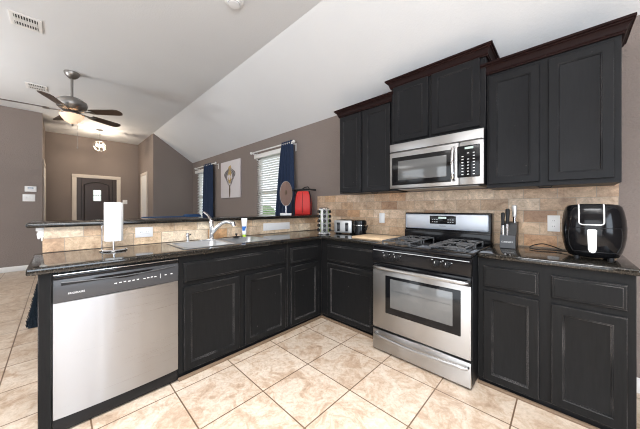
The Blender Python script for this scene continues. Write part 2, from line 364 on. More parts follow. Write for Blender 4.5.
window(1, W1); window(2, W2)

# curtains
def curtain(x0t, x1t, x0b, x1b, rx0, rx1, zr, lab, labr):
    t = thing('curtain_rod', labr, 'curtain rod', ((rx0+rx1)/2, -0.09, zr))
    b = MB(); b.cyl((rx0, -0.09, zr), (rx1, -0.09, zr), 0.012, seg=14); b.build('rod', M_white, t)
    for x in (rx0, rx1):
        b = MB(); b.lathe([(0.012, -0.02), (0.02, -0.012), (0.026, 0.0), (0.02, 0.014), (0.008, 0.024)], seg=16, M=Matrix.Translation((x, -0.09, zr)) @ Matrix.Rotation(PI/2, 4, 'Y')); b.build('finial', M_white, t)
    for x in (rx0+0.07, rx1-0.05):
        b = MB(); b.box(x-0.008, x+0.008, -0.10, 0.0, zr-0.03, zr-0.014, 0.002); b.box(x-0.012, x+0.012, -0.008, 0.0, zr-0.13, zr, 0.002); b.build('bracket', M_white, t)
    b = MB(); n = 60; loops = []
    for k in range(16):
        f = k/15; z = zr+0.03-f*(zr-0.02); xa = x0t+(x0b-x0t)*min(1, f*1.25)**0.8; xb = x1t+(x1b-x1t)*min(1, f*1.25)
        amp = 0.022+0.012*f; L = []
        for side in (0, 1):
            for j in range(n+1):
                jj = j if side == 0 else n-j; u = jj/n
                L.append((xa+(xb-xa)*u, -0.09+amp*math.cos(u*2*PI*5.0+0.3*math.sin(3*f))+(-0.004 if side == 0 else 0.004), z))
        loops.append(L)
    b.rings(loops); o = b.build('curtain', M_navy, angle=60); tag(o, lab, 'curtain')
curtain(-4.62, -4.15, -4.72, -4.13, -5.20, -3.93, 2.285, 'navy curtain gathered beside the far corner window', 'white curtain rod above the far corner window')
curtain(-1.40, -1.14, -1.66, -1.08, -2.36, -1.10, 2.27, 'blue-navy curtain hanging behind the disc ornament', 'white curtain rod above the window nearer the kitchen')

# garden seen through the slats
b = MB(); b.box(-9, 6, 0.4, 9, -0.3, -0.2); o = struct(b.build('ground', M_foliage))
b = MB()
for i in range(40):
    x = -9+i*0.32+random.uniform(-.1, .1); r = random.uniform(0.3, 0.5)
    bb = bmesh.new(); bmesh.ops.create_icosphere(bb, subdivisions=2, radius=r)
    for v in bb.verts: v.co *= random.uniform(0.85, 1.12)
    b.join(bb, Matrix.Translation((x, 4.5+random.uniform(-.2, .2), 0.25+random.uniform(0, 0.75))))
tag(b.build('garden_hedge', M_foliage), 'green hedge outside the living room windows', 'hedge')

# doors
b = MB()
for (y0, y1, z0, z1) in ((-2.41, -2.32, 0, 2.04), (-1.48, -1.39, 0, 2.04), (-2.41, -1.39, 2.04, 2.13)): b.box(XE, XE+0.025, y0, y1, z0, z1, 0.005)
d = struct(b.build('door_1', M_cream))
b = MB(); b.box(XE, XE+0.012, -2.32, -1.48, 0, 2.04)
b.build('door_panel', M_doorw, d)
b = MB(); arc = [(-2.17+0.52*k/12, 1.86+0.075*math.sin(PI*k/12)) for k in range(13)]
pts = [(XE+0.016, -2.17, 0.25)]+[(XE+0.016, y, z) for y, z in arc]+[(XE+0.016, -1.65, 0.25)]
b.tube(pts, 0.012, 8); b.tube([(XE+0.014, -2.225, 0.02), (XE+0.014, -2.225, 2.03)], 0.006, 6); b.tube([(XE+0.014, -1.575, 0.02), (XE+0.014, -1.575, 2.03)], 0.006, 6)
b.build('panel_moulding', M_doorg, d)
b = MB(); b.box(XE+0.012, XE+0.022, -1.99, -1.825, 1.42, 1.72, 0.003); b.build('door_window', M_doorglass, d)
b = MB()
for k in range(4): b.box(XE+0.022, XE+0.027, -1.985+0.05*k, -1.980+0.05*k, 1.43, 1.71)
b.box(XE+0.022, XE+0.028, -1.99, -1.825, 1.565, 1.575); b.build('window_grille', M_doorg, d)
b = MB(); b.lathe([(0.012, 0), (0.012, 0.03), (0.03, 0.045), (0.028, 0.07), (0.01, 0.08)], seg=16, M=Matrix.Translation((XE+0.012, -1.60, 1.0)) @ Matrix.Rotation(PI/2, 4, 'Y')); b.build('door_handle', M_nickel, d)
def sidedoor(i, y, s, x0, x1, h):
    b = MB(); ya, yb = sorted((y, y+s*0.02))
    for (a, c, e, f) in ((x0, x0+0.08, 0, h-0.08), (x1-0.08, x1, 0, h-0.08), (x0, x1, h-0.08, h)): b.box(a, c, ya, yb, e, f, 0.004)
    d = struct(b.build('door_%d' % i, M_cream)); ya, yb = sorted((y, y+s*0.008)); b = MB(); b.box(x0+0.08, x1-0.08, ya, yb, 0, h-0.08); b.build('door_panel', M_white, d)
sidedoor(2, YE, -1, -6.98, -6.22, 2.22); sidedoor(3, YW, 1, -7.0, -5.82, 2.25)

# ------------------------------------------------------------------ half wall and tile
b = MB(); b.box(-0.76, -0.622, -2.745, -0.001, 0, 1.088); struct(b.build('wall_peninsula', M_wall))
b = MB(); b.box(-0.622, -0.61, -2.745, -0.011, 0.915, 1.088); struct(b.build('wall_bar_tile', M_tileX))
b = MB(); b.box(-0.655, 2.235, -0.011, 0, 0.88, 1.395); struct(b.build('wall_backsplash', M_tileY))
b = MB()
for (e, z0, z1) in ((0.004, 0.995, 1.02), (0.012, 1.02, 1.035), (0.02, 1.035, 1.065), (0.028, 1.065, 1.088)):
    b.box(-0.77-e, -0.612+e*0.3, -2.748-e, -2.738, z0, z1, 0.003)
for k in range(5): b.cyl((-0.765+k*0.033, -2.762, 1.045), (-0.765+k*0.033, -2.762, 1.01), 0.012, 0.006, seg=10)
struct(b.build('trim_1', M_white))
b = MB(); b.box(-0.775, -0.61, -2.76, -2.745, 0, 0.10, 0.004); b.box(-0.774, -0.76, -2.745, 0, 0, 0.10, 0.004); struct(b.build('baseboard_peninsula', M_white))

# ------------------------------------------------------------------ counters
def slab(xs, ys, keep, z0, z1, bev):
    b = bmesh.new(); V = {}
    def vt(i, j, z):
        k = (i, j, z)
        if k not in V: V[k] = b.verts.new((xs[i], ys[j], z))
        return V[k]
    n, m = len(xs)-1, len(ys)-1
    ins = lambda i, j: 0 <= i < n and 0 <= j < m and keep(i, j)
    for i in range(n):
        for j in range(m):
            if not ins(i, j): continue
            for z, rev in ((z1, False), (z0, True)):
                q = [vt(i, j, z), vt(i+1, j, z), vt(i+1, j+1, z), vt(i, j+1, z)]
                b.faces.new(q[::-1] if rev else q)
            for di, dj, a, c in ((-1, 0, (i, j+1), (i, j)), (1, 0, (i+1, j), (i+1, j+1)), (0, -1, (i, j), (i+1, j)), (0, 1, (i+1, j+1), (i, j+1))):
                if not ins(i+di, j+dj): b.faces.new((vt(*a, z0), vt(*c, z0), vt(*c, z1), vt(*a, z1)))
    bmesh.ops.recalc_face_normals(b, faces=b.faces)
    ed = [e for e in b.edges if len(e.link_faces) == 2 and e.calc_face_angle() > 1.0]
    bmesh.ops.bevel(b, geom=ed, offset=bev, segments=3, affect='EDGES', profile=0.6)
    return b
ZT = 0.914
xs = [-0.609, -0.485, -0.075, 0.03, 0.767]; ys = [-2.785, -2.005, -1.225, -0.64, -0.012]
b = MB(); b.join(slab(xs, ys, lambda i, j: (i < 3 and not (i == 1 and j == 1)) or j == 3, 0.877, ZT, 0.012))
ctr = b.build('granite_countertop', M_gran); tag(ctr, 'dark speckled granite L-shaped worktop around the sink and corner', 'countertop')
b = MB(); b.box(1.530, 2.25, -0.64, -0.012, 0.877, ZT, 0.012, 3)
tag(b.build('granite_countertop', M_gran), 'dark granite worktop under the air fryer and knife block', 'countertop')
b = MB(); b.box(-1.02, -0.565, -2.82, -0.012, 1.089, 1.124, 0.014, 3)
tag(b.build('bar_top', M_gran), 'dark granite raised bar ledge above the tiled half wall', 'bar top')

# ------------------------------------------------------------------ cabinets
def rectloop(u0, u1, v0, v1, w): return [(u0, v0, w), (u1, v0, w), (u1, v1, w), (u0, v1, w)]
def panel_door(b, M, u0, u1, v0, v1, th=0.02, fw=0.048):
    L = [rectloop(u0, u1, v0, v1, 0), rectloop(u0, u1, v0, v1, th-0.003), rectloop(u0+.003, u1-.003, v0+.003, v1-.003, th)]
    for d, ww in ((fw, th), (fw+.003, th-.003), (fw+.007, th-.0035), (fw+.010, th-.009), (fw+.014, th-.010)):
        L.append(rectloop(u0+d, u1-d, v0+d, v1-d, ww))
    b.rings(L, M)
def slab_front(b, M, u0, u1, v0, v1, th=0.02):
    L = [rectloop(u0, u1, v0, v1, 0), rectloop(u0, u1, v0, v1, th-0.007), rectloop(u0+.004, u1-.004, v0+.004, v1-.004, th-.003),
         rectloop(u0+.014, u1-.014, v0+.014, v1-.014, th-.002), rectloop(u0+.016, u1-.016, v0+.016, v1-.016, th)]
    b.rings(L, M)
def cabinet(name, label, body, frame, doors=(), drawers=(), m=M_cab, loc=None, dl=None):
    x0, x1, y0, y1, z0, z1 = body
    t = thing(name, label, 'cabinet', loc or ((x0+x1)/2, (y0+y1)/2, z0))
    b = MB()
    if 'sink base cabinet with' in label:      # open-topped box so that the bowls hang inside
        b.box(x0, x1, y0, y1, z0, 0.73, 0.0015, 1)
        for q in ((x1-0.02, x1, y0, y1), (x0, x0+0.02, y0, y1), (x0+0.02, x1-0.02, y0, y0+0.018), (x0+0.02, x1-0.02, y1-0.018, y1)): b.box(*q, 0.73, z1)
    else: b.box(x0, x1, y0, y1, z0, z1, 0.0015, 1)
    b.build('body', m, t)
    for d in doors: b = MB(); panel_door(b, frame, *d); b.build('door', m, t)
    for d in drawers: b = MB(); slab_front(b, frame, *d); b.build(dl or 'drawer', m, t)
    return t
FX = frameX(0, 0, 0); FY = frameY(0, -0.61, 0)
TOE = 0.045
def toe(t, x0, x1, y0, y1):
    b = MB(); b.box(x0, x1, y0, y1, 0, TOE); b.build('toe_kick', M_blackm, t)
t = cabinet('base_cabinet', 'sink base cabinet with two doors under a long false drawer front', (-0.60, 0, -2.082, -1.10, TOE, 0.876), FX,
        [(-2.048, -1.617, 0.055, 0.655), (-1.566, -1.135, 0.055, 0.645)], [(-2.048, -1.135, 0.69, 0.828)], loc=(-0.3, -1.59, 0), dl='false_drawer_front'); toe(t, -0.6, -0.012, -2.082, -1.10)
t = cabinet('base_cabinet', 'narrow one-door one-drawer base cabinet between sink base and inside corner', (-0.60, 0, -1.10, -0.61, TOE, 0.876), FX,
        [(-1.066, -0.675, 0.05, 0.637)], [(-1.066, -0.675, 0.672, 0.822)], loc=(-0.3, -0.855, 0)); toe(t, -0.6, -0.012, -1.10, -0.61)
t = cabinet('base_cabinet', 'one-door base cabinet wedged between the corner and the stove', (0.0, 0.765, -0.61, -0.012, TOE, 0.876), FY,
        [(0.105, 0.70, 0.05, 0.625)], [(0.10, 0.715, 0.655, 0.826)], loc=(0.38, -0.3, 0)); toe(t, 0.0, 0.765, -0.598, -0.012)
t = cabinet('base_cabinet', 'two-door two-drawer base cabinet below the air fryer', (1.530, 2.235, -0.61, -0.012, TOE, 0.876), FY,
        [(1.565, 1.855, 0.045, 0.655), (1.912, 2.204, 0.055, 0.650)], [(1.565, 1.855, 0.685, 0.824), (1.912, 2.204, 0.688, 0.820)], loc=(1.89, -0.3, 0)); toe(t, 1.530, 2.235, -0.598, -0.012)
b = MB(); b.box(-0.60, 0.0, -2.745, -2.695, 0, 0.876, 0.002, 1); tag(b.build('end_panel', M_cab), 'dark flat upright panel closing the peninsula beside the dishwasher', 'panel')
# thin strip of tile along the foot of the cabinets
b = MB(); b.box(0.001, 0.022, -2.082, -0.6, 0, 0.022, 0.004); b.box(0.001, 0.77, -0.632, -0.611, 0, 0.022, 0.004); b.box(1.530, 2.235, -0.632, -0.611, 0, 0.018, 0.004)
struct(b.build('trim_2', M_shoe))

def crown(t, x0, x1, yf, yb, z, m=M_crown, h=0.080, out=0.052):
    prof = [(0.0, 0.0), (0.012, 0.0), (0.012, 0.010), (0.018, 0.013), (0.018, 0.020), (0.022, 0.034), (0.032, 0.050), (0.041, 0.055), (0.041, 0.063), (out, 0.066), (out, h), (0.0, h)]
    loops = []
    for (cx, cy, sx, sy) in ((x0, yb, -1, 0), (x0, yf, -1, -1), (x1, yf, 1, -1), (x1, yb, 1, 0)):
        loops.append([(cx+sx*o, cy+sy*o, z+q) for o, q in prof])
    b = MB(); b.rings(loops); b.build('crown_moulding', m, t, angle=25)
FU = frameY(0, -0.325, 0)
def puck(t, x, y, z):
    b = MB(); b.tube([(x-0.035, y, z), (x-0.03, y, z-0.012), (x+0.03, y, z-0.012), (x+0.035, y, z)], 0.004, 8); b.box(x-0.04, x+0.04, y-0.01, y+0.01, z-0.004, z, 0.001); b.build('under_cabinet_hook', M_blackm, t)
t = cabinet('wall_cabinet', 'lowest-topped wall cabinet with two narrow doors above the toaster', (0.035, 0.733, -0.325, -0.012, 1.393, 2.305), FU,
        [(0.048, 0.342, 1.405, 2.285), (0.385, 0.70, 1.405, 2.285)], m=M_cabU, loc=(0.38, -0.16, 1.393)); crown(t, 0.035, 0.725, -0.327, -0.014, 2.298); puck(t, 0.5, -0.30, 1.393)
t = cabinet('wall_cabinet', 'highest wall cabinet, short two-door box right above the microwave', (0.735, 1.528, -0.365, -0.012, 1.84, 2.42), frameY(0, -0.365, 0),
        [(0.758, 1.092, 1.868, 2.400), (1.124, 1.492, 1.868, 2.400)], m=M_cabU, loc=(1.13, -0.18, 1.84)); crown(t, 0.735, 1.528, -0.367, -0.10, 2.398)
t = cabinet('wall_cabinet', 'large wall cabinet with two tall doors above the air fryer', (1.53, 2.215, -0.325, -0.012, 1.378, 2.275), FU,
        [(1.545, 1.842, 1.408, 2.235), (1.888, 2.185, 1.408, 2.235)], m=M_cabU, loc=(1.87, -0.16, 1.378)); crown(t, 1.53, 2.215, -0.327, -0.014, 2.262); puck(t, 1.87, -0.30, 1.378)

# ------------------------------------------------------------------ dishwasher
t = thing('dishwasher', 'stainless steel dishwasher with charcoal control strip at the peninsula end', 'dishwasher', (-0.3, -2.388, 0))
b = MB(); b.box(-0.58, -0.002, -2.692, -2.085, 0.02, 0.868); b.build('tub', M_blackm, t)
b = MB(); L = []
for k in range(13):        # slightly bowed steel door
    u = k/12; L.append((-2.690+0.604*u, 0.016+0.014*math.sin(PI*u)**0.6))
poly = [(x, y) for y, x in L]; poly = [(-0.001, -2.690)]+poly+[(-0.001, -2.086)]
b.prism(poly, 0.092, 0.712); b.build('door', M_steelV, t)
b = MB(); b.box(-0.001, 0.028, -2.690, -2.086, 0.714, 0.838, 0.004); cp = b.build('control_panel', M_grey, t)
b = MB(); b.box(-0.001, 0.022, -2.690, -2.086, 0.840, 0.861, 0.003); b.build('door_rim', M_black, t)
b = MB(); b.box(0.0, 0.024, -2.690, -2.086, 0.862, 0.8665, 0.001); b.build('rim_trim', M_chrome, t, label='thin bright metal trim')
b = MB(); L0 = []; L1 = []
for k in range(17):
    u = k/16; y = -2.53+0.30*u; L0.append((0.034, y, 0.826)); L1.append((0.034, y, 0.826-0.028*math.sin(PI*u)))
b.prism([(p[1], p[2]) for p in L0]+[(p[1], p[2]) for p in L1[::-1][1:-1]], 0.0285, 0.031, frameX(0, 0, 0)); b.build('handle_recess', M_black, t)
b = MB(); b.tube([(0.032, -2.66+0.55*k/20, 0.823-0.014*math.sin(PI*k/20)) for k in range(21)], 0.0035, 6); b.build('panel_ridge', M_grey, t)
b = MB(); b.box(0.0275, 0.031, -2.66, -2.46, 0.806, 0.820, 0.001); b.build('vent_slot', M_blackm, t)
text('brand_lettering', 'FRIGIDAIRE', 0.0135, frameX(0.0285, -2.60, 0.757), M_print, t)
for k, y in enumerate([-2.43+0.022*i for i in range(6)]+[-2.285+0.020*i for i in range(4)]+[-2.165, -2.130]):
    b = MB(); b.box(0.028, 0.0292, y-0.006, y+0.006, 0.768+0.001*(k % 3), 0.773+0.001*(k % 3)); b.build('button_print', M_print, t)
b = MB(); b.box(0.028, 0.0292, -2.198, -2.194, 0.755, 0.785); b.build('button_print', M_printg, t)
b = MB(); b.box(-0.05, 0.008, -2.690, -2.086, 0.012, 0.088, 0.002); b.build('toe_panel', M_blackm, t)

# ------------------------------------------------------------------ gas range
RX0, RX1 = 0.770, 1.526; RF = -0.779
t = thing('gas_range', 'freestanding stainless steel and black gas stove in the range wall', 'stove', (1.155, -0.44, 0))
b = MB(); b.box(RX0, RX1, -0.735, -0.05, 0.02, 0.895, 0.003); b.build('body', M_blackm, t)
b = MB(); b.box(RX0-0.002, RX1+0.001, -0.772, -0.10, 0.885, 0.915, 0.008, 3); b.build('cooktop', M_black, t)
b = MB(); b.prism([(-0.735, 0.762), (-0.775, 0.762), (-0.779, 0.775), (-0.772, 0.884), (-0.735, 0.884)], RX0, RX1, Matrix(((0, 0, 1, 0), (1, 0, 0, 0), (0, 1, 0, 0), (0, 0, 0, 1)))); b.build('control_panel', M_black, t)
b = MB(); b.box(RX0+0.01, RX1-0.01, -0.781, -0.778, 0.864, 0.868); b.build('panel_trim', M_printg, t)
for x in (0.905, 1.000, 1.305, 1.378):
    Mk = Matrix.Translation((x, -0.776, 0.826)) @ Matrix.Rotation(PI/2, 4, 'X')
    b = MB(); b.lathe([(0.023, 0), (0.023, 0.006), (0.019, 0.010), (0.018, 0.030), (0.015, 0.033)], seg=24, M=Mk); b.box(-0.004, 0.004, -0.019, 0.019, 0.026, 0.040, 0.002, M=Mk)
    k = b.build('knob', M_blackm, t)
    b = MB(); b.box(-0.0012, 0.0012, 0.004, 0.018, 0.0405, 0.0412, M=Mk); b.build('pointer', M_print, k)
    b = MB(); b.box(x-0.035, x-0.024, -0.7795, -0.7785, 0.846, 0.851); b.build('dial_print', M_printg, t)
    b = MB(); b.box(x+0.024, x+0.033, -0.7795, -0.7785, 0.838, 0.842); b.build('dial_print', M_printg, t)
# oven door
b = MB(); b.box(RX0+0.002, RX1-0.002, -0.772, -0.736, 0.205, 0.700, 0.006); dr = b.build('oven_door', M_steel, t)
b = MB(); b.box(RX0+0.002, RX1-0.002, -0.770, -0.736, 0.702, 0.757, 0.005); b.build('door_top_band', M_black, dr)
b = MB(); b.box(0.893, 1.462, -0.777, -0.768, 0.350, 0.662, 0.004); b.build('window_frame', M_black, dr)
b = MB(); b.box(0.938, 1.412, -0.779, -0.770, 0.405, 0.640, 0.002); wg = b.build('oven_window', M_gpane, dr)
b = MB()
b.box(0.945, 1.405, -0.7796, -0.779, 0.548, 0.551)
b.build('rack_line', M_grey, wg)
def handle(b, x0, x1, z, yo, r, yb, sag=0.0, n=16):
    P = [(x0, yb, z), (x0+0.004, yb-(yb-yo)*0.7, z)]
    P += [(x0+0.022+(x1-x0-0.044)*k/n, yo-0.010*math.sin(PI*k/n), z-sag*math.sin(PI*k/n)) for k in range(n+1)]
    P += [(x1-0.004, yb-(yb-yo)*0.7, z), (x1, yb, z)]
    b.tube(P, r, 12)
b = MB(); handle(b, 0.80, 1.51, 0.727, -0.815, 0.0135, -0.768); b.build('door_handle', M_steel, dr)
b = MB(); b.box(RX0+0.002, RX1-0.002, -0.772, -0.736, 0.020, 0.190, 0.006); dw = b.build('drawer', M_steel, t)
b = MB(); handle(b, 0.800, 1.505, 0.158, -0.802, 0.011, -0.768, 0.012); b.build('drawer_handle', M_steel, dw)
b = MB(); b.box(RX0+0.01, RX1-0.01, -0.735, -0.72, 0.0, 0.03); b.build('foot_rail', M_blackm, t)
# backguard
b = MB(); b.box(RX0-0.002, RX1+0.003, -0.145, -0.05, 0.90, 1.178, 0.010, 3); b.box(RX0, RX1, -0.165, -0.14, 0.915, 1.005, 0.006); bgd = b.build('backguard', M_black, t)
b = MB(); b.box(RX0+0.008, RX1-0.016, -0.151, -0.140, 1.022, 1.164, 0.012, 3); b.build('steel_fascia', M_fascia, bgd)
b = MB(); b.box(1.024, 1.256, -0.156, -0.149, 1.072, 1.150, 0.005); dp = b.build('display_panel', M_black, bgd)
b = MB(); b.box(1.105, 1.175, -0.1575, -0.1558, 1.122, 1.140); b.build('clock_display', M_display, dp)
for i in range(3):
    for j in range(2):
        for x in (1.045, 1.185):
            b = MB(); b.box(x+0.02*i, x+0.012+0.02*i, -0.157, -0.1558, 1.088+0.022*j, 1.094+0.022*j); b.build('button_print', M_printg, dp)
text('clock_digits', '12:00', 0.016, frameY(1.14, -0.1577, 1.131), M_print, dp)
text('brand_lettering', 'FRIGIDAIRE', 0.011, frameY(1.14, -0.1515, 1.052), M_grey, bgd)
# burners and grates
def burner(x, y):
    b = MB(); b.lathe([(0.055, 0.0), (0.052, 0.004), (0.036, 0.007), (0.036, 0.014), (0.030, 0.020), (0.005, 0.021)], (x, y, 0.915), 24); b.build('burner', M_iron, t)
def grate(x, y):
    b = MB(); s = 0.118; h = 0.942
    P = [(x-s, y-s, h), (x+s, y-s, h), (x+s, y+s, h), (x-s, y+s, h)]
    for i in range(4):
        a, c = Vector(P[i]), Vector(P[(i+1) % 4]); b.tube([a, c], 0.0055, 8)
        mid = (a+c)/2; e = Vector((x, y, h))+(mid-Vector((x, y, h)))*0.28; b.tube([mid, mid+(e-mid)*0.5+Vector((0, 0, 0.006)), e+Vector((0, 0, 0.006))], 0.0055, 8)
        b.tube([a, Vector((a.x, a.y, 0.915))], 0.006, 8)
        q = Vector((x, y, h))+(a-Vector((x, y, h)))*0.42; b.tube([a, q+Vector((0, 0, 0.006))], 0.005, 8)
    b.build('grate', M_iron, t)
for gx in (0.955, 1.355):
    for gy in (-0.60, -0.31): burner(gx, gy); grate(gx, gy)

# ------------------------------------------------------------------ microwave
t = thing('microwave', 'stainless over-the-range microwave hung below the highest cabinet', 'microwave', (1.13, -0.2, 1.41))
b = MB(); b.box(0.738, 1.525, -0.385, -0.012, 1.405, 1.838, 0.003); b.build('body', M_blackm, t)
b = MB(); b.box(0.736, 1.525, -0.412, -0.384, 1.758, 1.838, 0.004); vg = b.build('vent_grille', M_steel, t)
b = MB(); b.box(0.745, 1.515, -0.4135, -0.411, 1.760, 1.764); b.build('vent_slot', M_blackm, vg)
b = MB(); b.box(0.736, 1.350, -0.412, -0.384, 1.410, 1.754, 0.004); md = b.build('door', M_steel, t)
b = MB(); b.box(0.760, 1.292, -0.415, -0.408, 1.440, 1.708, 0.004); b.build('door_frame', M_black, md)
b = MB(); b.box(0.824, 1.258, -0.4165, -0.412, 1.488, 1.668, 0.002); mw = b.build('door_window', M_gpane, md)
b = MB(); P = [(1.315, -0.41, 1.452), (1.315, -0.440, 1.465)]+[(1.315, -0.448-0.010*math.sin(PI*k/10), 1.485+0.20*k/10) for k in range(11)]+[(1.315, -0.440, 1.708), (1.315, -0.41, 1.720)]
b.tube(P, 0.0125, 12); b.build('handle', M_chrome, md)
b = MB(); b.box(1.354, 1.525, -0.412, -0.384, 1.410, 1.754, 0.004); b.build('side_fascia', M_steel, t)
b = MB(); b.box(1.340, 1.500, -0.4155, -0.409, 1.468, 1.720, 0.006); kp = b.build('keypad', M_black, t)
b = MB(); b.box(1.395, 1.455, -0.4168, -0.4152, 1.692, 1.708); b.build('display', M_display, kp)
for i in range(3):
    for j in range(8):
        if (i+j) % 4 == 3 and j > 5: continue
        b = MB(); b.box(1.372+0.040*i, 1.386+0.040*i, -0.4164, -0.4152, 1.488+0.024*j, 1.494+0.024*j); b.build('key_print', M_print, kp)
b = MB(); b.box(0.80, 1.48, -0.36, -0.08, 1.400, 1.406); b.build('underside_filter', M_nickel, t)
b = MB(); b.box(0.74, 0.80, -0.40, -0.30, 1.388, 1.402, 0.003); b.build('mount_clip', M_blackm, t)

# ------------------------------------------------------------------ sink and tap
def rr(x0, x1, y0, y1, r, z, n=5):
    P = []
    for cx, cy, a0 in ((x1-r, y1-r, 0), (x0+r, y1-r, PI/2), (x0+r, y0+r, PI), (x1-r, y0+r, 1.5*PI)):
        for k in range(n+1): a = a0+PI/2*k/n; P.append((cx+r*math.cos(a), cy+r*math.sin(a), z))
    return P
t = thing('kitchen_sink', 'stainless steel double bowl sink set into the peninsula worktop', 'sink', (-0.28, -1.615, 0.914))
SX0, SX1, SY0, SY1 = -0.50, -0.06, -2.02, -1.21
bowls = ((-0.455, -0.078, -1.995, -1.63), (-0.455, -0.078, -1.595, -1.235))
b = MB(); bm2 = slab([SX0, -0.455, -0.078, SX1], [SY0, -1.995, -1.63, -1.595, -1.235, SY1], lambda i, j: not (i == 1 and j in (1, 3)), 0.9145, 0.9195, 0.0018)
b.join(bm2); b.build('rim', M_sink, t)
for (x0, x1, y0, y1) in bowls:
    b = MB(); L = [rr(x0-0.004, x1+0.004, y0-0.004, y1+0.004, 0.03, 0.9175), rr(x0, x1, y0, y1, 0.045, 0.910), rr(x0+0.008, x1-0.008, y0+0.008, y1-0.008, 0.05, 0.80), rr(x0+0.03, x1-0.03, y0+0.03, y1-0.03, 0.05, 0.765), rr(x0+0.10, x1-0.10, y0+0.10, y1-0.10, 0.04, 0.757)]
    b.rings(L, cap0=False); bo = b.build('bowl', M_sink, t, angle=60)
    b = MB(); b.lathe([(0.04, 0), (0.042, 0.004), (0.03, 0.005), (0.028, 0.001), (0.005, 0.001)], ((x0+x1)/2, (y0+y1)/2, 0.757), 20); b.build('drain', M_chrome, bo)
t = thing('kitchen_faucet', 'chrome single-lever tap with arched spout behind the sink', 'faucet', (-0.52, -1.64, 0.914))
fx, fy = -0.49, -1.640
b = MB(); b.lathe([(0.030, 0.0), (0.028, 0.008), (0.021, 0.016), (0.020, 0.10), (0.024, 0.12), (0.024, 0.17), (0.019, 0.185), (0.006, 0.19)], (fx, fy, 0.919), 24); b.build('body', M_chrome, t)
b = MB(); L = rr(fx-0.03, fx+0.03, fy-0.12, fy+0.12, 0.028, 0.9185); b.rings([L, [(p[0], p[1], 0.926) for p in L]]); b.build('deck_plate', M_chrome, t)
d = Vector((0.17, 0.15, 0)).normalized(); P = []
for k in range(15):
    u = k/14; P.append((fx+d.x*0.215*u, fy+d.y*0.215*u, 0.975+0.130*math.sin(min(1, u*1.12)*PI*0.60)-0.02*u))
P.append((P[-1][0]+d.x*0.008, P[-1][1]+d.y*0.008, P[-1][2]-0.03))
b = MB(); b.tube(P, [0.021]*4+[0.018]*9+[0.020, 0.022, 0.020], 14); b.build('spout', M_chrome, t)
b = MB(); b.tube([(fx, fy, 1.09), (fx-0.002, fy-0.012, 1.125), (fx+0.004, fy-0.045, 1.165), (fx+0.006, fy-0.075, 1.185)], [0.016, 0.013, 0.010, 0.008], 12); b.build('lever', M_chrome, t)
t = thing('soap_dispenser', 'short chrome soap pump beside the tap', 'soap dispenser', (-0.5, -1.84, 0.914))
b = MB(); b.lathe([(0.020, 0.0), (0.019, 0.006), (0.013, 0.012), (0.012, 0.045), (0.016, 0.05), (0.016, 0.075), (0.01, 0.08)], (-0.515, -1.845, 0.9145), 20); b.build('pump', M_chrome, t)
b = MB(); b.tube([(-0.515, -1.845, 0.982), (-0.475, -1.835, 0.982)], 0.006, 8); b.build('nozzle', M_chrome, t)
t = thing('sink_stopper', 'black rubber stopper lying on the sink rim beside the squeeze tube', 'stopper', (-0.46, -1.40, 0.92))
b = MB(); b.lathe([(0.034, 0.0), (0.036, 0.006), (0.030, 0.012), (0.012, 0.016)], (-0.462, -1.395, 0.9195), 20); b.build('disc', M_blackm, t)
b = MB(); b.lathe([(0.006, 0.0), (0.006, 0.012), (0.014, 0.018), (0.012, 0.026), (0.004, 0.028)], (-0.462, -1.395, 0.934), 14); b.build('knob', M_blackm, t)
t = thing('squeeze_tube', 'white squeeze tube with blue print standing on its lime cap', 'tube', (-0.50, -1.285, 0.92))
tx, ty = -0.472, -1.30
b = MB(); L = []
for f, rx, ry in ((0, 0.021, 0.021), (0.35, 0.024, 0.021), (0.7, 0.028, 0.012), (0.93, 0.031, 0.004), (1.0, 0.031, 0.003)):
    L.append([(tx+ry*math.cos(a*PI/8)*0.72-rx*math.sin(a*PI/8)*0.72*-1, ty+ry*math.cos(a*PI/8)*-0.72+rx*math.sin(a*PI/8)*0.72, 0.945+0.17*f) for a in range(16)])
b.rings(L); tb = b.build('tube_body', M_plate, t, angle=60)
b = MB(); b.lathe([(0.0218, 0), (0.0245, 0.045)], (tx, ty, 0.985), 20, caps=False); b.build('printed_band', M_tubec, t)
b = MB(); b.lathe([(0.018, 0), (0.020, 0.004), (0.020, 0.024), (0.015, 0.026)], (tx, ty, 0.9197), 20); b.build('cap', M_lime, t)

# paper towel
t = thing('paper_towel_holder', 'chrome countertop stand with disc base holding the kitchen roll', 'paper towel holder', (-0.40, -2.405, 0.914))
px, py = -0.40, -2.388
b = MB(); b.lathe([(0.080, 0.0), (0.082, 0.006), (0.076, 0.012), (0.02, 0.016), (0.006, 0.018)], (px, py, 0.9145), 36); b.build('base', M_chrome, t)
b = MB(); b.cyl((px, py, 0.93), (px, py, 1.262), 0.006); b.build('post', M_chrome, t)
b = MB(); b.tube([(px-0.02, py-0.064, 0.925), (px-0.02, py-0.064, 1.09), (px-0.02, py-0.058, 1.10)], 0.0035, 8); b.build('side_arm', M_chrome, t)
b = MB(); b.lathe([(0.018, 0.0), (0.054, 0.0), (0.0555, 0.003), (0.0555, 0.275), (0.054, 0.278), (0.018, 0.278), (0.018, 0.0)], (px, py, 0.985), 40, caps=False)
b.box(px+0.048, px+0.050, py-0.004, py+0.035, 0.986, 1.262, M=None)
tag(b.build('paper_towel_roll', M_paper), 'white paper towel roll upright on the chrome stand', 'paper towel')

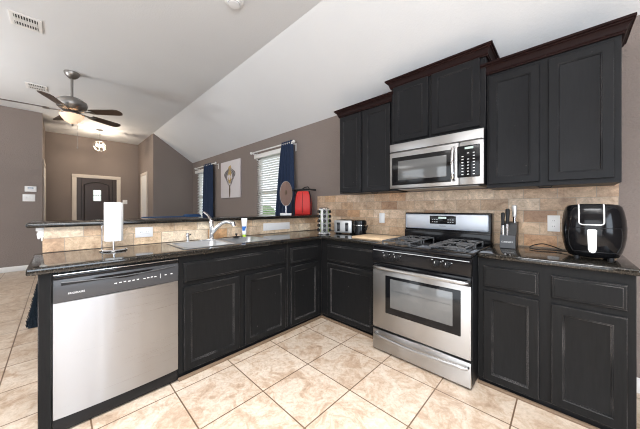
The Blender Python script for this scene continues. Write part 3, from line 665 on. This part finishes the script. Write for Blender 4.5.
# ------------------------------------------------------------------ outlets on tile
def plate(name, label, F, u, v, w=0.07, h=0.115, kind='outlet', cat='outlet', gang=1, horiz=False):
    t = thing(name, label, cat, F @ Vector((u, v, 0)))
    b = MB(); b.box(u-w/2, u+w/2, v-h/2, v+h/2, 0, 0.006, 0.002, M=F); b.build('plate', M_plate, t)
    if kind == 'outlet':
        for s in (-1, 1):
            cu, cv = (u+s*0.022, v) if horiz else (u, v+s*0.022)
            b = MB(); b.box(cu-0.014, cu+0.014, cv-0.014, cv+0.014, 0.006, 0.008, 0.003, M=F); r = b.build('receptacle', M_plate, t)
            b = MB()
            for q in (-0.005, 0.005): b.box(cu+q-0.001, cu+q+0.001, cv-0.004, cv+0.005, 0.008, 0.0084, M=F)
            b.build('slots', M_blackm, r)
    elif kind == 'switch':
        for g in range(gang):
            gu = u+(g-(gang-1)/2)*0.046
            if horiz: b = MB(); b.box(u-0.033+0.0, u+0.033, v-0.016, v+0.016, 0.006, 0.009, 0.002, M=F)
            else: b = MB(); b.box(gu-0.016, gu+0.016, v-0.033, v+0.033, 0.006, 0.009, 0.002, M=F)
            b.build('rocker', M_plate, t)
    return t
FT = frameX(-0.61, 0, 0); FB = frameY(0, -0.011, 0); FN = frameX(XF, 0, 0)
plate('wall_outlet', 'white outlet on the bar tile between paper towels and tap', FT, -2.160, 1.018, 0.125, 0.085, horiz=True)
t = plate('blank_plate', 'long blank white plate on the tile below the disc ornament', FT, -0.775, 0.996, 0.40, 0.088, kind='none', cat='wall plate')
for u in (-0.93, -0.62):
    b = MB(); b.lathe([(0.003, 0.006), (0.003, 0.0072), (0.001, 0.0075)], seg=8, M=FT @ Matrix.Translation((u, 0.996, 0))); b.build('screw', M_printg, t)
plate('light_switch', 'white switch plate on the tile above the cutting board', FB, 0.418, 1.106, kind='switch', cat='light switch')
plate('wall_outlet', 'white outlet on the tile beside the air fryer', FB, 1.908, 1.104, 0.072, 0.125)
# living room wall controls
t = thing('thermostat', 'white thermostat on the taupe wall above the switch plate', 'thermostat', (XF, -3.04, 1.60))
b = MB(); b.box(-3.12, -2.965, 1.545, 1.655, 0, 0.025, 0.005, M=FN); b.build('housing', M_plate, t)
b = MB(); b.box(-3.08, -3.005, 1.60, 1.64, 0.025, 0.027, M=FN); b.build('display', M_gpane, t)
plate('light_switch', 'white three-gang switch plate below the thermostat', FN, -3.065, 1.425, 0.165, 0.14, kind='switch', cat='light switch', gang=3)
plate('light_switch', 'small switch plate beside the front door', frameX(XE, 0, 0), -1.285, 1.40, 0.11, 0.12, kind='switch', cat='light switch', gang=2)

# ------------------------------------------------------------------ things on the range-wall counters
t = thing('toaster', 'steel-faced two-slot toaster with black sides by the spice rack', 'toaster', (0.03, -0.22, 0.914))
Mt = Matrix.Translation((0.035, -0.225, 0.9145)) @ Matrix.Rotation(math.radians(18), 4, 'Z')
b = MB(); b.box(-0.115, 0.115, -0.07, 0.11, 0.012, 0.165, 0.022, 4, M=Mt); b.build('body', M_black, t)
b = MB(); b.box(-0.113, 0.113, -0.088, -0.066, 0.012, 0.162, 0.012, 3, M=Mt); tf = b.build('steel_front', M_satin, t)
for s in (-1, 1):
    b = MB(); b.box(s*0.052-0.020, s*0.052+0.020, -0.091, -0.086, 0.030, 0.135, 0.004, M=Mt); b.build('lever_track', M_grey, tf)
    b = MB(); b.box(s*0.052-0.016, s*0.052+0.016, -0.108, -0.088, 0.112, 0.124, 0.004, M=Mt); b.build('lever', M_black, tf)
    b = MB(); b.lathe([(0.012, 0), (0.010, 0.012), (0.004, 0.014)], seg=16, M=Mt @ Matrix.Translation((s*0.052, -0.088, 0.045)) @ Matrix.Rotation(PI/2, 4, 'X')); b.build('dial', M_black, tf)
    b = MB(); b.box(s*0.045-0.014, s*0.045+0.014, -0.05, 0.095, 0.150, 0.1665, M=Mt); b.build('slot', M_blackm, t)
for sx in (-1, 1):
    b = MB(); b.box(sx*0.09-0.012, sx*0.09+0.012, -0.06, 0.09, 0.0, 0.014, 0.002, M=Mt); b.build('foot', M_blackm, t)
t = thing('canister', 'round black lidded canister beside the toaster', 'canister', (0.26, -0.23, 0.914))
b = MB(); b.lathe([(0.066, 0.0), (0.072, 0.006), (0.074, 0.10), (0.072, 0.112)], (0.262, -0.235, 0.9145), 36); b.build('pot', M_black, t)
b = MB(); b.lathe([(0.074, 0.0), (0.075, 0.006), (0.072, 0.045), (0.060, 0.056), (0.01, 0.058)], (0.262, -0.235, 1.028), 36); b.build('lid', M_black, t)
b = MB(); b.lathe([(0.0755, 0), (0.0755, 0.006)], (0.262, -0.235, 1.024), 36, caps=False); b.build('rim_band', M_chrome, t)
b = MB(); b.tube([(0.33, -0.25, 0.99), (0.365, -0.26, 0.98), (0.375, -0.265, 1.01), (0.385, -0.27, 1.035)], [0.006, 0.006, 0.007, 0.005], 8); b.build('handle', M_blackm, t)
t = thing('cutting_board', 'light wood cutting board lying beside the stove', 'cutting board', (0.55, -0.36, 0.914))
b = MB(); b.box(0.385, 0.768, -0.560, -0.245, 0.9145, 0.934, 0.004, 2); b.build('board', M_wood, t)

# spice rack
t = thing('spice_rack', 'steel carousel rack of black-capped jars in the counter corner', 'spice rack', (-0.08, -0.46, 0.914))
sx, sy = -0.085, -0.475
b = MB(); b.lathe([(0.078, 0.0), (0.080, 0.006), (0.076, 0.012), (0.03, 0.014)], (sx, sy, 0.9145), 32); b.lathe([(0.03, 0.0), (0.062, 0.002), (0.064, 0.008), (0.05, 0.016), (0.01, 0.018)], (sx, sy, 1.212), 32); b.build('base_and_top', M_chrome, t)
b = MB()
b.join(bmesh.new())
for k in range(6):
    a = k*PI/3+PI/6+0.30; b = MB(); b.box(0.052, 0.062, -0.017, 0.017, 0.925, 1.216, 0.003, M=Matrix.Translation((sx, sy, 0)) @ Matrix.Rotation(a, 4, 'Z')); b.build('rack_panel', M_satin, t)
b = MB(); b.cyl((sx, sy, 0.925), (sx, sy, 1.215), 0.028); b.build('column', M_steel, t)
jar = None
for k in range(6):
    for j in range(5):
        a = k*PI/3+0.30
        dx, dy = math.cos(a), math.sin(a); z = 0.955+0.054*j
        if jar is None:
            jb = MB(); jb.cyl((sx+0.030, sy, z), (sx+0.066, sy, z+0.008), 0.017, seg=12)
            jar = jb.build('spice_jar', M_green); jar.location = (0, 0, 0)
            cb = MB(); cb.cyl((sx+0.066, sy, z+0.008), (sx+0.084, sy, z+0.012), 0.018, seg=14); cap = cb.build('cap', M_blackm, jar)
            jm, cm = jar.data, cap.data
            for me in (jm, cm): me.transform(Matrix.Translation((-sx, -sy, -z)))
            o = jar; base = (jar, cap)
        else:
            o = base[0].copy(); c = base[1].copy(); COL.objects.link(o); COL.objects.link(c); c.parent = o; c.matrix_parent_inverse = Matrix.Identity(4)
        o.location = (sx, sy, z); o.rotation_euler = (0, 0, a)
        tag(o, 'small black-capped spice jar held in the steel carousel rack', 'spice jar', 'spice jars in the carousel rack')

# knife block
t = thing('knife_block', 'charcoal knife block with stepped front beside the stove', 'knife block', (1.65, -0.24, 0.914))
KX = lambda q: Matrix(((0, 0, 1, 0), (1, 0, 0, 0), (0, 1, 0, 0), (0, 0, 0, 1)))
b = MB(); b.prism([(-0.285, 0.915), (-0.155, 0.915), (-0.125, 1.115), (-0.225, 1.105), (-0.262, 1.02)], 1.606, 1.706, KX(0)); b.build('block', M_blackm, t)
b = MB(); b.prism([(-0.291, 0.917), (-0.270, 0.917), (-0.258, 1.015), (-0.280, 1.012)], 1.606, 1.700, KX(0)); b.build('front_plate', M_grey, t)
text('brand_lettering', 'CUISINART', 0.0145, Matrix.Translation((1.652, -0.2875, 0.963)) @ Matrix.Rotation(PI/2-0.10, 4, 'X'), M_print, t)
def knife(x, y, z0, z1, lean, m, r, lab, bolster=True):
    k = thing('kitchen_knife', lab, 'knife', (x, y, z0))
    d = Vector((lean, 0.035, 1)).normalized(); p0 = Vector((x, y, z0)); L = z1-z0
    b = MB(); P = [p0+d*L*f for f in (0.42, 0.48, 0.6, 0.85, 0.97, 1.0)]; b.tube(P, [r*0.8, r, r*0.92, r*1.15, r*1.1, r*0.6], 10); b.build('handle', m, k)
    b = MB(); b.tube([p0-d*0.02, p0+d*L*0.43], [r*0.62, r*0.7], 10); b.build('bolster', M_chrome if bolster else m, k)
knife(1.622, -0.262, 1.015, 1.188, 0.0, M_blackm, 0.0115, 'short black-handled knife in the front slot of the block')
knife(1.651, -0.258, 1.015, 1.218, 0.0, M_blackm, 0.0125, 'taller black-handled knife next to the steel-handled one')
knife(1.687, -0.190, 1.09, 1.245, -0.015, M_satin, 0.0155, 'big steel-handled knife, tallest in the block')

# air fryer
t = thing('air_fryer', 'glossy black barrel-shaped air fryer with white drawer handle', 'air fryer', (2.095, -0.36, 0.914))
ax, ay = 2.093, -0.345
def sup(rx, ry, z, e=2.6, n=48):
    P = []
    for k in range(n):
        a = 2*PI*k/n; c, s_ = math.cos(a), math.sin(a)
        P.append((ax+rx*abs(c)**(2/e)*(1 if c >= 0 else -1), ay+ry*abs(s_)**(2/e)*(1 if s_ >= 0 else -1), z))
    return P
b = MB(); L = []
for z, r in ((0.926, 0.098), (0.930, 0.108), (0.96, 0.122), (1.0, 0.132), (1.05, 0.139), (1.10, 0.140), (1.15, 0.137), (1.20, 0.129), (1.228, 0.121), (1.240, 0.110), (1.246, 0.08)):
    L.append(sup(r, r*1.06, z))
b.rings(L); b.build('body', M_black, t, angle=60)
def shell_y(x, z):  # front surface depth of the body at x,z
    tab = [(0.926, 0.098), (0.96, 0.122), (1.0, 0.132), (1.05, 0.139), (1.10, 0.140), (1.15, 0.137), (1.20, 0.129), (1.228, 0.121), (1.245, 0.105)]
    r = tab[-1][1]
    for (z0, r0), (z1, r1) in zip(tab, tab[1:]):
        if z0 <= z <= z1: r = r0+(r1-r0)*(z-z0)/(z1-z0)
    e = 2.6; q = max(0.0, 1-(abs(x-ax)/r)**e); return ay-r*1.06*q**(1/e)
def decal(name, pts_fn, m, off, th, nx=10, nz=10, u=(0, 1), v=(0, 1)):
    b = MB(); bm_ = bmesh.new(); G = [[None]*(nz+1) for _ in range(nx+1)]; H = [[None]*(nz+1) for _ in range(nx+1)]
    for i in range(nx+1):
        for j in range(nz+1):
            x, z = pts_fn(u[0]+(u[1]-u[0])*i/nx, v[0]+(v[1]-v[0])*j/nz); y = shell_y(x, z)
            G[i][j] = bm_.verts.new((x, y-off, z)); H[i][j] = bm_.verts.new((x, y+th, z))
    for i in range(nx):
        for j in range(nz):
            bm_.faces.new((G[i][j], G[i+1][j], G[i+1][j+1], G[i][j+1])); bm_.faces.new((H[i][j], H[i][j+1], H[i+1][j+1], H[i+1][j]))
    for i in range(nx): bm_.faces.new((G[i][0], H[i][0], H[i+1][0], G[i+1][0])); bm_.faces.new((G[i][nz], G[i+1][nz], H[i+1][nz], H[i][nz]))
    for j in range(nz): bm_.faces.new((G[0][j], G[0][j+1], H[0][j+1], H[0][j])); bm_.faces.new((G[nx][j], H[nx][j], H[nx][j+1], G[nx][j+1]))
    b.join(bm_); return b.build(name, m, t, angle=60)
X0, X1, Z0, Z1 = 2.031, 2.133, 1.124, 1.247
decal('touch_panel', lambda a, c: (X0+(X1-X0)*a, Z0+(Z1-Z0)*c), M_black, 0.003, 0.01)
b = MB(); P = []
for x, z in [(X0, Z1-0.004-(Z1-Z0-0.018)*k/8) for k in range(8)]+[(X0, Z0+0.014), (X0+0.004, Z0+0.004), (X0+0.014, Z0)]+[(X0+0.014+(X1-X0-0.028)*k/8, Z0) for k in range(1, 8)]+[(X1-0.014, Z0), (X1-0.004, Z0+0.004), (X1, Z0+0.014)]+[(X1, Z0+0.014+(Z1-Z0-0.018)*k/8) for k in range(1, 9)]:
    P.append((x, shell_y(x, z)-0.003, z))
b.tube(P, 0.0036, 8); b.build('panel_border', M_plate, t)
b = MB(); hy = shell_y(ax, 1.03)
b.prism([(2.064, 1.098), (2.103, 1.098), (2.101, 0.976), (2.094, 0.962), (2.076, 0.962), (2.068, 0.976)], 0.0, 0.030, Matrix.Translation((0, hy-0.004, 0)) @ Matrix(((1, 0, 0, 0), (0, 0, -1, 0), (0, 1, 0, 0), (0, 0, 0, 1))))
bmesh.ops.bevel(b.bm, geom=b.bm.edges[:], offset=0.004, segments=2, affect='EDGES'); b.build('drawer_handle', M_plate, t)
b = MB(); L = [(x, shell_y(x, 1.105)-0.0015, 1.105) for x in [1.99+0.021*k for k in range(11)]]; L += [(x, shell_y(x, z)-0.0015, z) for x, z in ((2.205, 1.06), (2.200, 1.0), (2.185, 0.965))]
L2 = [(x, shell_y(x, 0.962)-0.0015, 0.962) for x in [2.18-0.0195*k for k in range(10)]]; L2 += [(x, shell_y(x, z)-0.0015, z) for x, z in ((1.990, 1.0), (1.985, 1.06), (1.99, 1.105))]
b.tube(L+L2, 0.0018, 6); b.build('drawer_seam', M_blackm, t)
for fx_, fy_ in ((-.07, -.09), (.07, -.09), (-.07, .08), (.07, .08)):
    b = MB(); b.cyl((ax+fx_, ay+fy_, 0.9145), (ax+fx_, ay+fy_, 0.932), 0.014, seg=14); b.build('foot', M_blackm, t)
b = MB(); P = [(2.0, -0.27, 0.93), (1.95, -0.22, 0.922), (1.90, -0.20, 0.920), (1.84, -0.24, 0.920), (1.79, -0.21, 0.920), (1.775, -0.15, 0.922), (1.80, -0.09, 0.935), (1.85, -0.06, 0.945), (1.92, -0.10, 0.93), (1.955, -0.16, 0.921)]
Q = []
for i in range(len(P)-1):
    p0 = Vector(P[max(i-1, 0)]); p1 = Vector(P[i]); p2 = Vector(P[i+1]); p3 = Vector(P[min(i+2, len(P)-1)])
    for k in range(6):
        u = k/6; Q.append(0.5*((2*p1)+(p2-p0)*u+(2*p0-5*p1+4*p2-p3)*u*u+(3*p1-p0-3*p2+p3)*u**3))
b.tube(Q, 0.0038, 8); b.build('power_cord', M_blackm, t, label='black looped power cord')

# ------------------------------------------------------------------ things on the bar
t = thing('red_bag', 'bright red bag with black straps standing on the bar end', 'bag', (-0.80, -0.27, 1.124))
Mb = Matrix.Translation((-0.80, -0.160, 1.125)) @ Matrix.Rotation(math.radians(40), 4, 'Z')
b = MB(); L = []
for z, hx, hy in ((0.0, 0.115, 0.06), (0.01, 0.125, 0.068), (0.15, 0.128, 0.072), (0.27, 0.112, 0.062), (0.325, 0.095, 0.048), (0.345, 0.07, 0.03)):
    L.append(rr(-hx, hx, -hy, hy, min(hx, hy)*0.5, z))
b.rings(L, Mb); b.build('bag_body', M_red, t, angle=50)
b = MB()
for x in (-0.118, 0.118): b.tube([Mb @ Vector(p) for p in ((x, -0.062, 0.01), (x*1.03, -0.066, 0.15), (x*0.93, -0.056, 0.28), (x*0.75, -0.03, 0.35))], 0.008, 8)
b.tube([Mb @ Vector(p) for p in ((-0.002, -0.074, 0.02), (-0.002, -0.076, 0.15), (-0.002, -0.066, 0.27), (-0.002, -0.05, 0.33))], 0.0025, 6)
b.build('black_piping', M_blackm, t)
b = MB(); b.tube([Mb @ Vector(p) for p in ((-0.20, 0, 0.355), (-0.1, 0, 0.362), (0, 0, 0.37), (0.1, 0, 0.372), (0.19, 0, 0.362))], [0.016, 0.013, 0.016, 0.012, 0.014], 10)
b.tube([Mb @ Vector(p) for p in ((-0.03, 0, 0.37), (0.02, -0.01, 0.40), (0.07, 0, 0.41), (0.09, 0, 0.385))], 0.008, 8); b.build('top_strap', M_blackm, t)
b = MB(); b.tube([Mb @ Vector(p) for p in ((-0.15, -0.02, 0.35), (-0.165, -0.04, 0.2), (-0.15, -0.05, 0.01))], 0.007, 8); b.build('side_strap', M_blackm, t)
t = thing('disc_ornament', 'oval taupe disc ornament on a small white stand', 'ornament', (-0.76, -0.51, 1.124))
Mo = Matrix.Translation((-0.77, -0.505, 1.125)) @ Matrix.Rotation(math.radians(45), 4, 'Z')
b = MB(); b.box(-0.075, 0.075, -0.04, 0.04, 0, 0.028, 0.004, M=Mo); b.build('base', M_plate, t)
b = MB(); b.cyl(Mo @ Vector((0, 0, 0.028)), Mo @ Vector((0, 0, 0.13)), 0.006); b.build('post', M_chrome, t)
b = MB(); b.lathe([(0.97, -0.006), (1.0, 0.0), (0.97, 0.006), (0.3, 0.012), (0.05, 0.016)], seg=40, M=Mo @ Matrix.Translation((0, 0, 0.295)) @ Matrix.Rotation(PI/2, 4, 'X') @ Matrix.Diagonal((0.083, 0.168, 1, 1))); ds = b.build('disc', M_disc, t, angle=50)
b = MB(); b.lathe([(1.0, 0), (0.8, 0.012), (0.1, 0.016)], seg=20, M=Mo @ Matrix.Translation((0, -0.012, 0.31)) @ Matrix.Rotation(PI/2, 4, 'X') @ Matrix.Diagonal((0.018, 0.034, 1, 1))); b.build('centre_boss', M_umber, ds)
b = MB(); b.tube([Mo @ Vector((0.083*math.cos(a*PI/20), 0, 0.295+0.168*math.sin(a*PI/20))) for a in range(41)], 0.003, 6); b.build('rim_wire', M_nickel, ds)

# ------------------------------------------------------------------ painting
t = thing('canvas_painting', 'tall pale canvas with an abstract gold shape between the windows', 'painting', (-3.35, -0.02, 1.85))
FP = frameY(0, -0.002, 0)
b = MB(); b.box(-3.79, -2.905, 1.45, 2.265, 0, 0.03, 0.003, M=FP); b.build('canvas', M_canvas, t)
def blob(cx, cz, rx, rz, jag, m, w0, n=26, th=0.002, nm='painted_shape'):
    b = MB(); b.prism([(cx+rx*(1+jag*random.uniform(-1, 1))*math.cos(2*PI*k/n), cz+rz*(1+jag*random.uniform(-1, 1))*math.sin(2*PI*k/n)) for k in range(n)], w0, w0+th, FP); b.build(nm, m, t)
blob(-3.35, 2.04, 0.085, 0.125, 0.10, M_gold, 0.030); blob(-3.35, 1.845, 0.065, 0.085, 0.10, M_gold, 0.0305); blob(-3.35, 1.90, 0.035, 0.06, 0.15, M_canvas, 0.033)
blob(-3.35, 1.60, 0.030, 0.145, 0.10, M_umber, 0.031)
for sgn in (-1, 1):
    for k in range(7):
        r = 0.12+0.018*k; w_ = [FP @ Vector((-3.35+sgn*(r*math.sin(q*PI/12)+0.02), 1.70+0.02*k+(0.36-0.012*k)*q/12, 0.031+0.0003*k)) for q in range(0, 13)]
        b = MB(); b.tube(w_, [0.002+0.006*math.sin(PI*q/12) for q in range(13)], 6); b.build('brush_stroke', M_dgrey if k % 3 else M_umber, t)

# ------------------------------------------------------------------ sofa and rug beyond the bar
t = thing('sofa', 'blue sofa just showing over the bar ledge', 'sofa', (-4.7, -0.9, 0))
b = MB(); b.box(-5.10, -4.2, -1.62, -0.34, 0.10, 0.42, 0.04); b.build('base', M_blue, t)
b = MB(); b.box(-4.75, -4.5, -1.42, -0.52, 0.40, 1.03, 0.05, 3); b.build('backrest', M_blue, t)
for s in (0, 1):
    b = MB(); b.box(-5.2, -4.75, -1.40+0.44*s, -0.97+0.44*s, 0.42, 0.56, 0.04, 3); b.build('seat_cushion', M_blue, t)
for xx, yy in ((-5.05, -1.55), (-5.05, -0.4), (-4.3, -1.55), (-4.3, -0.4)):
    b = MB(); b.cyl((xx, yy, 0), (xx, yy, 0.11), 0.02); b.build('leg', M_blackm, t)
b = MB(); b.box(-4.78, -4.42, -0.56, -0.20, 0.44, 1.075, 0.07, 4); b.build('side_cushion', M_blue, t)
b = MB(); bm_ = b.bm
b.box(-4.1, -1.93, -2.88, -1.3, 0.0, 0.022, 0.006)
for k in range(1500):
    x = random.uniform(-4.1, -1.93); y = -2.88+random.uniform(-0.012, 0.06); h = random.uniform(0.02, 0.045)
    if k % 3 == 0: x = -1.93+random.uniform(-0.06, 0.012); y = random.uniform(-2.88, -1.3)
    b.cyl((x, y, 0.012), (x+random.uniform(-.02, .02), y+random.uniform(-.02, .005), 0.012+h), 0.006, 0.001, seg=4, caps=False)
tag(b.build('shag_rug', M_rug), 'navy shaggy rug on the floor past the peninsula end', 'rug')

# ------------------------------------------------------------------ ceiling things
t = thing('ceiling_fan', 'five-blade nickel ceiling fan with dark blades and lit bowl', 'ceiling fan', (-3.08, -2.53, ZC))
cx, cy = -3.08, -2.53
b = MB(); b.lathe([(0.02, -0.09), (0.035, -0.085), (0.07, -0.05), (0.085, -0.015), (0.085, 0.0)], (cx, cy, ZC), 32); b.build('canopy', M_nickel, t)
b = MB(); b.cyl((cx, cy, ZC-0.08), (cx, cy, 2.78), 0.015); b.build('downrod', M_nickel, t)
b = MB(); b.lathe([(0.03, 0.09), (0.10, 0.08), (0.160, 0.04), (0.170, 0.0), (0.155, -0.05), (0.11, -0.09), (0.08, -0.12), (0.06, -0.13)][::-1], (cx, cy, 2.70), 36); b.build('motor_housing', M_nickel, t)
for k in range(5):
    a = math.radians(48+72*k); Mr = Matrix.Translation((cx, cy, 2.59)) @ Matrix.Rotation(a, 4, 'Z')
    b = MB(); b.box(0.11, 0.27, -0.02, 0.02, -0.006, 0.006, 0.003, M=Mr); b.box(0.22, 0.29, -0.045, 0.045, -0.005, 0.004, 0.003, M=Mr); ir = b.build('blade_iron', M_nickel, t)
    b = MB(); L = [(0.24, -0.050), (0.30, -0.060), (0.60, -0.072), (0.645, -0.060), (0.665, -0.03), (0.67, 0), (0.665, 0.03), (0.645, 0.060), (0.60, 0.072), (0.30, 0.060), (0.24, 0.050)]
    b.prism(L, 0.002, 0.010, Mr @ Matrix.Rotation(math.radians(-12), 4, 'X')); b.build('blade', M_fanb, t)
b = MB(); b.lathe([(0.06, 0.0), (0.11, -0.01), (0.11, -0.03), (0.06, -0.035)][::-1], (cx, cy, 2.575), 32); b.build('light_fitter', M_nickel, t)
b = MB(); b.lathe([(0.118, 0.0), (0.132, -0.008), (0.112, -0.05), (0.075, -0.095), (0.03, -0.122), (0.008, -0.128)], (cx, cy, 2.55), 36, caps=False); b.build('glass_bowl', M_lampglass, t)
b = MB(); b.lathe([(0.012, 0.0), (0.018, -0.012), (0.012, -0.03), (0.003, -0.038)][::-1], (cx, cy, 2.422), 16); b.build('finial', M_nickel, t)
b = MB(); b.tube([(cx+0.05, cy+0.05, 2.55), (cx+0.05, cy+0.055, 2.10)], 0.002, 6); b.lathe([(0.002, 0.0), (0.008, -0.01), (0.007, -0.03), (0.002, -0.035)][::-1], (cx+0.05, cy+0.055, 2.10), 10); b.build('pull_chain', M_nickel, t)
fl = point('fan_lamp', (cx+0.0, cy, 2.53), 18, (1.0, 0.86, 0.70), 0.05)
t = thing('pendant_light', 'small glass globe pendant hanging in front of the entry wall', 'pendant lamp', (-6.25, -1.95, ZC))
b = MB(); b.lathe([(0.02, -0.03), (0.06, -0.02), (0.065, 0.0)], (-6.25, -1.95, ZC), 24); b.build('canopy', M_nickel, t)
b = MB(); b.cyl((-6.25, -1.95, ZC-0.02), (-6.25, -1.95, 2.87), 0.006, seg=8); b.build('stem', M_nickel, t)
b = MB(); b.lathe([(0.03+0.0, 0.12)]+[(0.12*math.cos(a*PI/16), 0.12*math.sin(a*PI/16)) for a in range(7, -7, -1)]+[(0.02, -0.118)], (-6.25, -1.95, 2.745), 28, caps=False); b.build('globe', M_pane, t)
b = MB()
for k in range(8):
    a = k*PI/4; b.tube([(-6.25+0.122*math.cos(q*PI/10)*math.cos(a), -1.95+0.122*math.cos(q*PI/10)*math.sin(a), 2.745+0.122*math.sin(q*PI/10)) for q in range(-5, 6)], 0.004, 6)
b.tube([(-6.25+0.123*math.cos(q*PI/16), -1.95+0.123*math.sin(q*PI/16), 2.745) for q in range(33)], 0.004, 6); b.build('cage', M_nickel, t)
for s in (-1, 1):
    b = MB(); b.lathe([(0.008, 0.045), (0.022, 0.02), (0.022, 0.0), (0.01, -0.02)][::-1], (-6.25, -1.95+0.05*s, 2.75), 14); b.build('bulb', M_lamp, t)
point('pendant_lamp_light', (-6.25, -1.95, 2.745), 46, (1.0, 0.84, 0.66), 0.02)
def vent(x0, x1, y0, y1, lab, two=False):
    t = thing('ceiling_vent', lab, 'air vent', ((x0+x1)/2, (y0+y1)/2, ZC))
    b = MB(); L = slab([x0, x0+0.03, x1-0.03, x1], [y0, y0+0.03, y1-0.03, y1], lambda i, j: not (i == 1 and j == 1), ZC-0.012, ZC-0.0005, 0.003); b.join(L); b.build('frame', M_white, t)
    b = MB(); b.box(x0+0.03, x1-0.03, y0+0.03, y1-0.03, ZC-0.004, ZC-0.001); b.build('dark_duct', M_blackm, t)
    b = MB(); n = int((y1-y0-0.06)/0.018)
    for k in range(n):
        y = y0+0.04+(y1-y0-0.08)*k/(n-1)
        b.box(x0+0.03, x1-0.03, -0.0035, 0.0035, -0.006, 0.006, M=Matrix.Translation((0, y, ZC-0.010)))
    b.box((x0+x1)/2-0.03, (x0+x1)/2+0.03, y0+0.03, y1-0.03, ZC-0.013, ZC-0.005)
    b.build('louvres', M_white, t)
vent(-2.17, -1.90, -3.01, -2.785, 'larger white ceiling vent near the kitchen side')
vent(-4.20, -3.93, -3.02, -2.79, 'small white ceiling vent beyond the fan')
t = thing('smoke_detector', 'round white smoke detector on the ceiling above the peninsula', 'smoke detector', (-0.24, -1.53, ZC))
b = MB(); b.lathe([(0.035, -0.045), (0.05, -0.042), (0.06, -0.02), (0.085, -0.012), (0.088, 0.0)], (-0.24, -1.535, ZC), 36); b.build('housing', M_plate, t)
b = MB(); b.lathe([(0.052, -0.040), (0.054, -0.034)], (-0.24, -1.535, ZC), 30, caps=False); b.build('sensor_ring', M_printg, t)
# added light fittings, out of view, that carry the added floor and ceiling lamps
for lx, ly, lab in ((-3.3, -5.2, 'added unseen slim nickel uplighter floor lamp in the living room'), (2.9, -3.9, 'added unseen slim nickel uplighter floor lamp in the dining corner')):
    t = thing('added_floor_lamp', lab, 'floor lamp', (lx, ly, 0))
    b = MB(); b.lathe([(0.15, 0), (0.15, 0.02), (0.02, 0.03)], (lx, ly, 0), 24); b.build('base', M_nickel, t)
    b = MB(); b.cyl((lx, ly, 0.02), (lx, ly, 1.66), 0.012); b.build('pole', M_nickel, t)
    b = MB(); b.lathe([(0.03, 1.66), (0.12, 1.70), (0.20, 1.785), (0.205, 1.785), (0.12, 1.69), (0.03, 1.65)], (lx, ly, 0), 32, caps=False); b.build('lamp_shade', M_nickel, t)
for cx_, cy_, hx_, hy_, lab in ((2.0, -3.0, 0.85, 0.75, 'added unseen wide flat ceiling light over the kitchen floor'), (-2.9, -4.2, 0.65, 0.65, 'added unseen square flat ceiling light in the living room')):
    t = thing('added_ceiling_light', lab, 'ceiling light', (cx_, cy_, ZC))
    b = MB(); b.box(cx_-hx_, cx_+hx_, cy_-hy_, cy_+hy_, ZC-0.06, ZC, 0.01); b.build('housing', M_white, t)
